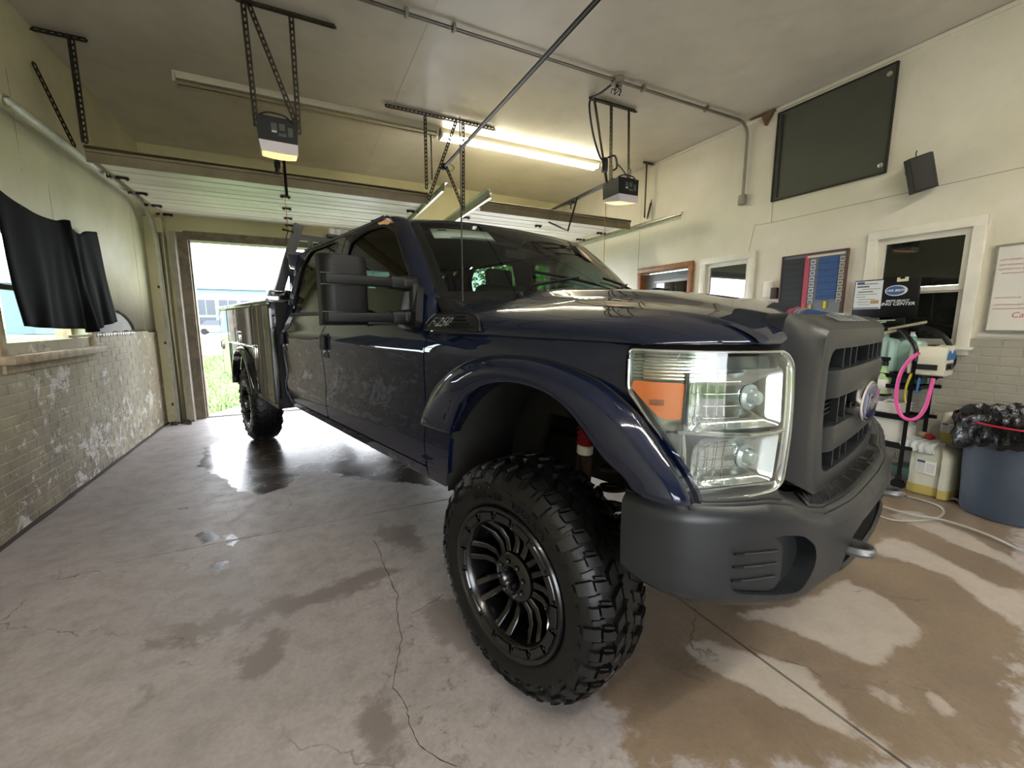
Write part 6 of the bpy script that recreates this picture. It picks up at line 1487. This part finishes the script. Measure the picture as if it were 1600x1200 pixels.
# whiteboard
t = thing('whiteboard', 'whiteboard with faint red handwriting at the right edge of the photo', 'whiteboard', (XW, .95, 1.55))
m = MB(); m.box((-.012, 0, 0), (.016, .62, .60)); m.build('board', pbr('whiteboard_white', 'd9d6cf', 0.2), t)
m = MB()
for y in (-.312, .312): m.box((-.014, y, 0), (.024, .016, .61))
for z in (-.302, .302): m.box((-.014, 0, z), (.024, .62, .014))
m.box((-.03, 0, -.305), (.04, .60, .01)); m.build('frame', M_GALV, t)
M_REDI = pbr('red_marker', 'b4505a', 0.6)
rr = random.Random(9)
for y0, z, w in ((.10, .262, .34), (.29, .200, .21), (.29, .165, .12), (.29, .135, .20), (.27, .105, .12), (.29, -.065, .13), (.29, -.115, .22)):
    m = MB(); n_ = int(w / .004); m.tube([(-.0208, y0 - w * k / n_, z + .007 * math.sin(k * 1.9 + rr.random()) * (1 if k % 9 else .1)) for k in range(n_ + 1)], .0011, 4); m.build('handwriting', M_REDI, t)
lettering('handwriting', 'Car B', .055, (-.0205, .13, -.19), (0, -1, 0), (0, 0, 1), M_REDI, t, shear=.15, ext=.0004)
m = MB(); m.bar((-.0208, .29, -.145), (-.0208, -.1, -.140), .001, .004); m.build('underline', M_REDI, t)

# ------------------------------------------------------------------ trash barrel
t = thing('trash_barrel', 'blue ribbed plastic trash barrel lined with a black bag by the right wall', 'trash can', (4.235, .95, 0))
m = MB(); m.lathe([(.0, .003), (.205, .003), (.213, .02), (.228, .30), (.242, .62), (.248, .63), (.248, .655), (.238, .655), (.23, .62), (.205, .05), (0, .04)], n=60)
for v in m.b.verts:
    a = math.atan2(v.co.y, v.co.x); r = math.hypot(v.co.x, v.co.y)
    if .2 < r and v.co.z < .615: k = 1 + .010 * (1 if math.cos(a * 10) > .55 else 0); v.co.x *= k; v.co.y *= k
m.build('barrel', pbr('blue_barrel_plastic', '3b4654', 0.45, var=.12, vscale=5), t, 50)
M_BAG = pbr('black_bag_plastic', '0e0e10', 0.22, bump=.4, bscale=26, bdist=.02)
m = MB(); G = []; rr = random.Random(4)
ph = [rr.random() * 6 for _ in range(9)]
for r, z, wv in ((.20, .50, .0), (.255, .60, .3), (.265, .66, .5), (.285, .70, .8), (.305, .715, 1.0), (.330, .70, 1.1), (.335, .66, 1.2), (.315, .62, 1.2), (.325, .57, 1.4), (.330, .53, 1.5), (.315, .50, 1.6), (.305, .495, 1.4)):
    row = []
    for k in range(72):
        a = 2 * PI * k / 72; q = .010 * math.sin(a * 13 + ph[0] + z * 30) + .008 * math.sin(a * 22 + ph[1] - z * 20) + .016 * math.sin(a * 3 + ph[2]); row.append(Vector(((r + wv * q) * math.cos(a), (r + wv * q) * math.sin(a), z + wv * (.012 * math.sin(a * 5 + ph[3]) + .025 * math.sin(a * 2 + ph[4]) + .008 * math.sin(a * 17 + ph[5])))))
    G.append(row)
G = [[Vector((v.x * .85, v.y * .85, v.z)) for v in r_] for r_ in G]
m.grid(G, closed_v=True); m.build('bag', M_BAG, t, 60)
m = MB(); m.tube([Vector((.290 * math.cos(a), .290 * math.sin(a), .655 - .018 * (a - 2.5) / 1.5)) for a in np.linspace(2.6, 4.9, 24)], .006, 6, flat=1.0); m.build('red_tie', pbr('red_drawstring', 'b01830', 0.4), t)

# ------------------------------------------------------------------ jugs
M_HDPE = pbr('translucent_jug', 'c9c8b8', 0.35, var=.05, vscale=10, Subsurface_Weight=0.0)
M_LIQ = pbr('yellow_liquid', 'b5a55e', 0.3); M_LABEL = pbr('label_paper', 'dcdcd8', 0.5); M_LBLUE = pbr('label_blue', '3c4a74', 0.5)
def jug_body(m, w, d, h, rc=.035, z0=0.0, taper=1.0):
    prof = [(.90, 0), (.97, .006), (1, .02), (1, h * .80), (.97, h * .86), (.86, h * .92), (.62, h * .965), (.30, h * .985), (.16, h)]
    base = resamp(rounded([(-w / 2, -d / 2), (w / 2, -d / 2), (w / 2, d / 2), (-w / 2, d / 2)], rc, 5) + [(-w / 2 + rc, -d / 2)], 41)[:-1]
    m.grid([[Vector((x * f, y * f, z0 + z)) for x, y in base] for f, z in prof], closed_v=True)
    m.add([Vector((x * .9, y * .9, z0)) for x, y in base], [tuple(range(40))])
def labelled(t, x, y, z, w, h, nx):
    m = MB(); m.box((x, y, z), (.003, w, h)); lb = m.build('label', M_LABEL, t)
    m = MB(); m.box((x - .002, y + w * .25, z + h * .38), (.001, w * .4, h * .18)); m.build('label_header', M_LBLUE, lb)
    m = MB()
    for k in range(6): m.box((x - .002, y + (w * .24 if k % 2 else w * .22), z + h * (.20 - .12 * k)), (.001, w * .42, .003)); m.box((x - .002, y - w * .24, z + h * (.26 - .12 * k)), (.001, w * .40, .003))
    m.build('label_print', M_INK, lb)
t = thing('big_jug', 'large translucent square jug with white label standing on the floor', 'jug', (4.29, 1.335, 0), rz=-.10)
m = MB(); jug_body(m, .24, .25, .385, .05, z0=.002); m.build('body', M_HDPE, t, 40)
m = MB(); base = resamp(rounded([(-.1215, -.1265), (.1215, -.1265), (.1215, .1265), (-.1215, .1265)], .05, 5) + [(-.0715, -.1265)], 41)[:-1]; m.grid([[Vector((x * f, y * f, z)) for x, y in base] for f, z in ((.99, .006), (1.0, .02), (1.0, .075))], closed_v=True); m.build('liquid', M_LIQ, t)
labelled(t, -.1225, .01, .225, .12, .10, -1)
m = MB(); m.cyl((0, 0, .378), (0, 0, .405), .03, 16); m.build('cap', M_LABEL, t)
M_RAG = pbr('white_rag', 'b9bdba', 0.8, bump=.3, bscale=120)
m = MB(); G = []
for i in range(22):
    u = i / 21; row = []
    for j in range(16):
        v = j / 15; y = 1.52 - .20 * u; 
        if v < .45: x, z = 4.34 - .17 * (v / .45), .412
        else: x, z = 4.165 - .012 * math.sin(v * 9), .412 - .085 * (v - .45) / .55
        row.append(Vector((x + .010 * math.sin(u * 30) * v, y + .008 * math.sin(v * 12), z + .005 * math.sin(u * 25 + v * 8))))
    G.append(row)
m.grid(G); tag(m.build('shop_rag', M_RAG, None, 60, solid=.004), 'wrinkled white rag draped over the large jug', 'rag')
t = thing('gallon_jug', 'clear gallon jug of yellow liquid behind the jug with the rag', 'jug', (4.39, 1.29, .40), rz=-.1)
m = MB(); jug_body(m, .135, .15, .245, .035); m.cyl((0, 0, .24), (0, 0, .265), .020, 14); m.build('body', M_HDPE, t, 40)
m = MB(); base = resamp(rounded([(-.0685, -.076), (.0685, -.076), (.0685, .076), (-.0685, .076)], .035, 5) + [(-.0335, -.076)], 41)[:-1]; m.grid([[Vector((x * f, y * f, z)) for x, y in base] for f, z in ((.99, .004), (1.0, .015), (1.0, .09))], closed_v=True); m.build('liquid', M_LIQ, t)
labelled(t, -.0705, .015, .12, .085, .07, -1)
t = thing('square_jug', 'dull grey square jug standing behind the rag draped jug beside the barrel', 'jug', (4.425, 1.185, 0), rz=.0)
m = MB(); jug_body(m, .19, .04 + .13, .392, .04, z0=.002); m.build('body', pbr('grey_jug', '8b918c', 0.4), t, 40)
m = MB(); m.cyl((0, 0, .02), (0, 0, .05), .02); m.b.clear(); m.box((0, 0, .397), (.16, .14, .012), bev=.004); m.build('lid', MATS['grey_jug'], t)
t = thing('spray_nozzle', 'red and tan spray nozzle lying on the jug', 'nozzle', (4.30, 1.40, .425), rz=1.0)
m = MB(); m.lathe([(.014, -.03), (.022, -.01), (.022, .025), (.012, .03)], (0, 0, .01), (1, 0, 0), 14); m.build('red_cap', pbr('red_plastic', 'a81c22', 0.35), t)
m = MB(); m.lathe([(.018, .03), (.024, .05), (.020, .09), (.012, .10)], (0, 0, .01), (1, 0, 0), 14); m.build('tan_body', pbr('tan_plastic', 'a99a7c', 0.5), t)
m = MB()
G = [[Vector((4.20 + .05 * u + .01 * math.sin(v * 9), 1.21 - .12 * v, .012 + .018 * abs(math.sin(u * 5 + v * 7)))) for v in np.linspace(0, 1, 9)] for u in np.linspace(0, 1, 6)]
m.grid(G); tag(m.build('paper_scrap', M_RAG, None, 60, solid=.003), 'crumpled white scrap on the floor between jug and barrel', 'paper')

# ------------------------------------------------------------------ supply cart
t = thing('supply_cart', 'black metal rolling supply cart with curved handles beside the grille', 'cart', (4.30, 1.60, 0))
def LC(x, y, z): return (x - 4.30, y - 1.60, z)
M_CART = pbr('cart_black', '151516', 0.35, .3)
FP, RP = (4.15, 1.50), (4.43, 1.48)
m = MB()
for (x, y) in (FP, RP, (4.15, 1.86), (4.43, 1.86)):
    m.tube([LC(x, y, .08), LC(x, y, .88 if (x, y) == RP else 1.02)], .014, 8)
m.tube([LC(*p) for p in smooth_open([(4.15, 1.50, 1.0), (4.15, 1.50, 1.10), (4.16, 1.54, 1.17), (4.18, 1.60, 1.235), (4.19, 1.64, 1.26)], 16)], .016, 10)
m.tube([LC(*p) for p in smooth_open([(4.43, 1.48, .86), (4.43, 1.43, .92), (4.43, 1.375, 1.0), (4.43, 1.40, 1.12), (4.43, 1.47, 1.22), (4.43, 1.58, 1.27), (4.43, 1.66, 1.28)], 20)], .018, 10)
m.build('frame', M_CART, t)
for z in (.33, .56, .80, .885):
    m = MB(); m.box(LC(4.29, 1.675, z), (.29, .39, .012)); 
    for (x, y, dx, dy) in ((4.15, 1.66, .014, .44), (4.43, 1.65, .014, .46), (4.29, 1.47, .29, .014), (4.29, 1.86, .29, .014)): m.box(LC(x, y, z + .012), (dx, dy, .028))
    m.build('shelf', M_CART, t)
for (x, y) in ((4.15, 1.50), (4.43, 1.44), (4.15, 1.86), (4.43, 1.86)):
    m = MB(); m.cyl(LC(x - .012, y, .045), LC(x + .012, y, .045), .043, 16); m.box(LC(x, y, .09), (.035, .03, .05)); m.build('caster', M_CART, t)
t = thing('white_sprayer_unit', 'white and blue electric sprayer unit on the cart top with pink hose', 'machine', (4.30, 1.455, .914), rz=.12)
m = MB(); m.prism(rounded([(-.13, 0), (.12, 0), (.12, .16), (.07, .225), (-.10, .215), (-.14, .15)], .02), lambda a, b: (a, -.10, b), lambda a, b: (a, .10, b)); u_ = m.build('case', pbr('cream_white_plastic', 'dfdccb', 0.35), t)
m = MB(); m.prism([(-.10, .12), (.11, .12), (.11, .165), (.07, .19), (.02, .15), (-.05, .19), (-.09, .17)], lambda a, b: (a, -.1008, b), lambda a, b: (a, -.106, b)); m.build('blue_panel', pbr('unit_blue', '2b6ba8', 0.4), t)
m = MB(); m.box((0, -.103, .07), (.18, .006, .045)); m.cyl((-.03, -.100, .07), (-.03, -.118, .07), .028, 16); m.build('control_panel', pbr('panel_dark', '23252a', 0.4), t)
m = MB(); m.box((-.140, .0, .065), (.012, .13, .04)); m.build('label_strip', MATS['panel_dark'], t)
m = MB(); m.box((0, 0, .222), (.10, .05, .012)); m.build('handle_slot', MATS['panel_dark'], t)
# hoses hung over the cart
pk = [(4.14, 1.475, 1.085), (4.11, 1.52, 1.02), (4.10, 1.555, .92), (4.10, 1.565, .80), (4.10, 1.555, .69), (4.105, 1.52, .60), (4.11, 1.47, .575), (4.12, 1.425, .60), (4.13, 1.395, .68), (4.14, 1.385, .80), (4.16, 1.385, .90)]
m = MB(); m.tube(smooth_open(pk, 60), .0125, 10); tag(m.build('pink_hose', pbr('pink_hose_rubber', 'e0589f', 0.35)), 'bright pink hose looped from the white sprayer unit', 'hose')
for nm, col, dy, z0, lab in (('yellow_hose', 'b9b23a', .0, .02, 'yellow coiled hose hanging inside the pink loop'), ('blue_hose', '2c5aa0', -.05, .01, 'blue hose end hanging beside the pink loop')):
    m = MB(); y_ = 1.50 + dy; m.tube(smooth_open([(4.13, y_, .93), (4.12, y_ + .015, .84), (4.12, y_ + .02, .76), (4.125, y_ + .01, .70)] if dy == 0 else [(4.13, y_, .90), (4.12, y_, .84), (4.12, y_ + .003, .78)], 16), .008, 8); tag(m.build(nm, pbr(nm + '_rubber', col, 0.4)), lab, 'hose')
# things on the cart
def spray_bottle(loc, label, mat, lab=True, trig=M_BLK, s=1.0, rz=0.0):
    t = thing('spray_bottle', label, 'bottle', loc, rz=rz)
    m = MB(); m.lathe([(0, 0), (.036 * s, 0), (.040 * s, .006), (.040 * s, .10 * s), (.036 * s, .125 * s), (.018 * s, .15 * s), (.014 * s, .165 * s), (.016 * s, .185 * s), (0, .185 * s)], n=24); m.build('body', mat, t)
    m = MB(); m.lathe([(.017 * s, .18 * s), (.017 * s, .205 * s), (.01 * s, .215 * s)], n=14); m.box((-.008, .012 * s, .225 * s), (.022 * s, .075 * s, .022 * s), bev=.004); m.bar((0, .035 * s, .215 * s), (0, .045 * s, .18 * s), .008, .008); m.build('trigger_head', trig, t)
    if lab:
        m = MB(); P_ = [[Vector((.0408 * s * math.cos(a), .0408 * s * math.sin(a), z * s)) for a in np.linspace(PI * .62, PI * 1.38, 12)] for z in (.025, .095)]; m.grid(P_); m.build('label', M_LABEL, t, solid=.0004)
    return t
t_ = spray_bottle((4.17, 1.66, .573 + .235), 'green spray bottle with white label and black trigger on the cart', pbr('green_liquid_bottle', 'a7c488', 0.3), s=1.25)
t_.location = (4.18, 1.69, .74)
m = MB(); m.box((4.18, 1.69, .732), (.10, .10, .014)); tag(m.build('bottle_shelf', M_CART), 'small black tray under the green spray bottle', 'tray')
def gallon(loc, label, col, rz=0.0, s=1.0):
    t = thing('gallon_bottle', label, 'jug', loc, rz=rz); m = MB(); jug_body(m, .12 * s, .14 * s, .24 * s, .03); m.cyl((0, 0, .235 * s), (0, 0, .26 * s), .018, 14)
    m.tube(smooth_open([(-.062 * s, .05 * s, .10 * s), (-.072 * s, .05 * s, .15 * s), (-.06 * s, .045 * s, .20 * s)], 9), .010, 8); m.build('body', pbr('jug_' + col, col, 0.35), t, 40); return t
gallon((4.27, 1.74, .914), 'pale teal gallon jug on the cart top nearest the grille', 'a9c8c2', s=1.15); gallon((4.36, 1.60, .914), 'pale teal gallon jug behind the curved handle', '9fc0ba', s=1.1)
m = MB(); m.box((4.34, 1.67, .852), (.15, .34, .045), bev=.006); tag(m.build('teal_tray', pbr('teal_plastic', '2f6f66', 0.45)), 'dark teal tray on the cart below the teal jugs', 'tray')
t = thing('water_bottle', 'clear ribbed water bottle with white cap between the cart handles', 'bottle', (4.40, 1.625, 1.03))
m = MB(); pr_w = [(0, 0), (.032, 0)] + [(.034 - .002 * (k % 2), .01 + k * .014) for k in range(9)] + [(.033, .145), (.022, .178), (.013, .19)]; m.lathe(pr_w, n=20); m.build('body', pbr('clear_bottle', 'b8c3cc', 0.15), t)
m = MB(); m.cyl((0, 0, .188), (0, 0, .205), .015, 14); m.build('cap', M_LABEL, t)
m = MB(); m.box((4.38, 1.62, .965), (.13, .16, .13), bev=.01); tag(m.build('bottle_box', pbr('dark_box_mat', '2b3a38', 0.5)), 'dark box under the water bottle on the cart', 'box')
m = MB(); m.tube([(4.14, 1.95, 1.13), (4.15, 1.80, 1.19), (4.19, 1.65, 1.25)], .013, 8); m.prism(rounded([(-.10, -.018), (.10, -.026), (.13, .0), (.10, .026), (-.10, .018)], .01), lambda a, b: (4.19 + b, 1.60 - a, 1.272 + a * .25), lambda a, b: (4.19 + b, 1.60 - a, 1.290 + a * .25))
tag(m.build('wooden_brush', pbr('worn_handle', '9a927a', 0.6, var=.2, vscale=30)), 'long handled wooden brush lying across the cart top', 'brush')
for (x, y, z, sx, sy, sz, col, nm, lab, cat) in ((4.27, 1.70, .590, .22, .28, .09, 'd6d4cc', 'white_towel_stack', 'folded white towels on the middle cart shelf', 'towels'), (4.29, 1.68, .360, .22, .32, .18, 'cfcec6', 'white_bin', 'white storage bin on the lower cart shelf', 'bin')):
    m = MB(); m.box((x, y, z + sz / 2), (sx, sy, sz), bev=.012)
    if nm == 'white_bin': m.box((x, y, z + sz), (sx + .02, sy + .02, .014), bev=.004)
    else:
        for k in range(3): m.box((x, y, z + .02 + k * .028), (sx + .006, sy + .006, .004))
    tag(m.build(nm, pbr(nm + '_mat', col, 0.7, bump=.2, bscale=80)), lab, cat)
t = thing('hose_coil', 'white coiled hose fitting on the middle cart shelf', 'hose', (4.17, 1.62, .665))
m = MB(); m.tube([(-.0 + .008 * a / 6, .040 * math.cos(a), .034 * math.sin(a)) for a in np.linspace(0, 12, 50)], .009, 8); m.build('coil', M_LABEL, t)
for k in (1.50, 1.58):
    pass
m = MB(); m.box((4.30, 1.52, .125), (.20, .14, .09), bev=.01); m.box((4.30, 1.66, .11), (.2, .12, .06), bev=.01); tag(m.build('dark_tool_case', pbr('green_case', '3c5248', 0.5)), 'dark green case under the cart by the casters', 'case')
# ------------------------------------------------------------------ hose on the floor
M_HOSE = pbr('grey_hose', '9a978e', 0.4)
hp = [unproj(*p) for p in [(1416,777),(1440,783),(1468,793),(1474,803),(1460,812),(1420,816),(1385,812),(1360,800)]]
t = thing('air_hose', 'grey hose with orange handle looping across the wet floor at right', 'hose', (*hp[0], 0))
m = MB(); m.tube([(x - hp[0][0], y - hp[0][1], .008) for x, y in smooth_open(hp, 50)], .0075, 8); m.build('hose_loop', M_HOSE, t)
h2 = [unproj(*p) for p in [(1376,795),(1420,808),(1475,818),(1540,840),(1600,868),(1680,905)]]
m = MB(); m.tube([(x - hp[0][0], y - hp[0][1], .022) for x, y in smooth_open(h2, 40)], .0075, 8); m.build('hose_run', M_HOSE, t)
a0 = unproj(1388, 768); m = MB(); m.tube([(a0[0] - hp[0][0], a0[1] - hp[0][1], .016), (0, 0, .014)], [.015, .012], 10); m.build('orange_grip', pbr('orange_plastic', 'b8792f', 0.4), t)
# ------------------------------------------------------------------ groups of look-alike things
GR_ = {'ceiling_hanger': 'punched steel hangers on the ceiling', 'garage_door': 'raised overhead doors', 'door_track': 'overhead door tracks', 'garage_door_opener': 'garage door openers',
       'fluorescent_light': 'ceiling fluorescent fixtures', 'leafy_tree': 'trees outside', 'utility_pole': 'utility poles outside', 'parked_car': 'cars parked across the street', 'gallon_bottle': 'teal gallon jugs on the cart'}
for o in bpy.data.objects:
    b_ = o.name.split('.')[0]
    if o.parent is None and b_ in GR_: o['group'] = GR_[b_]
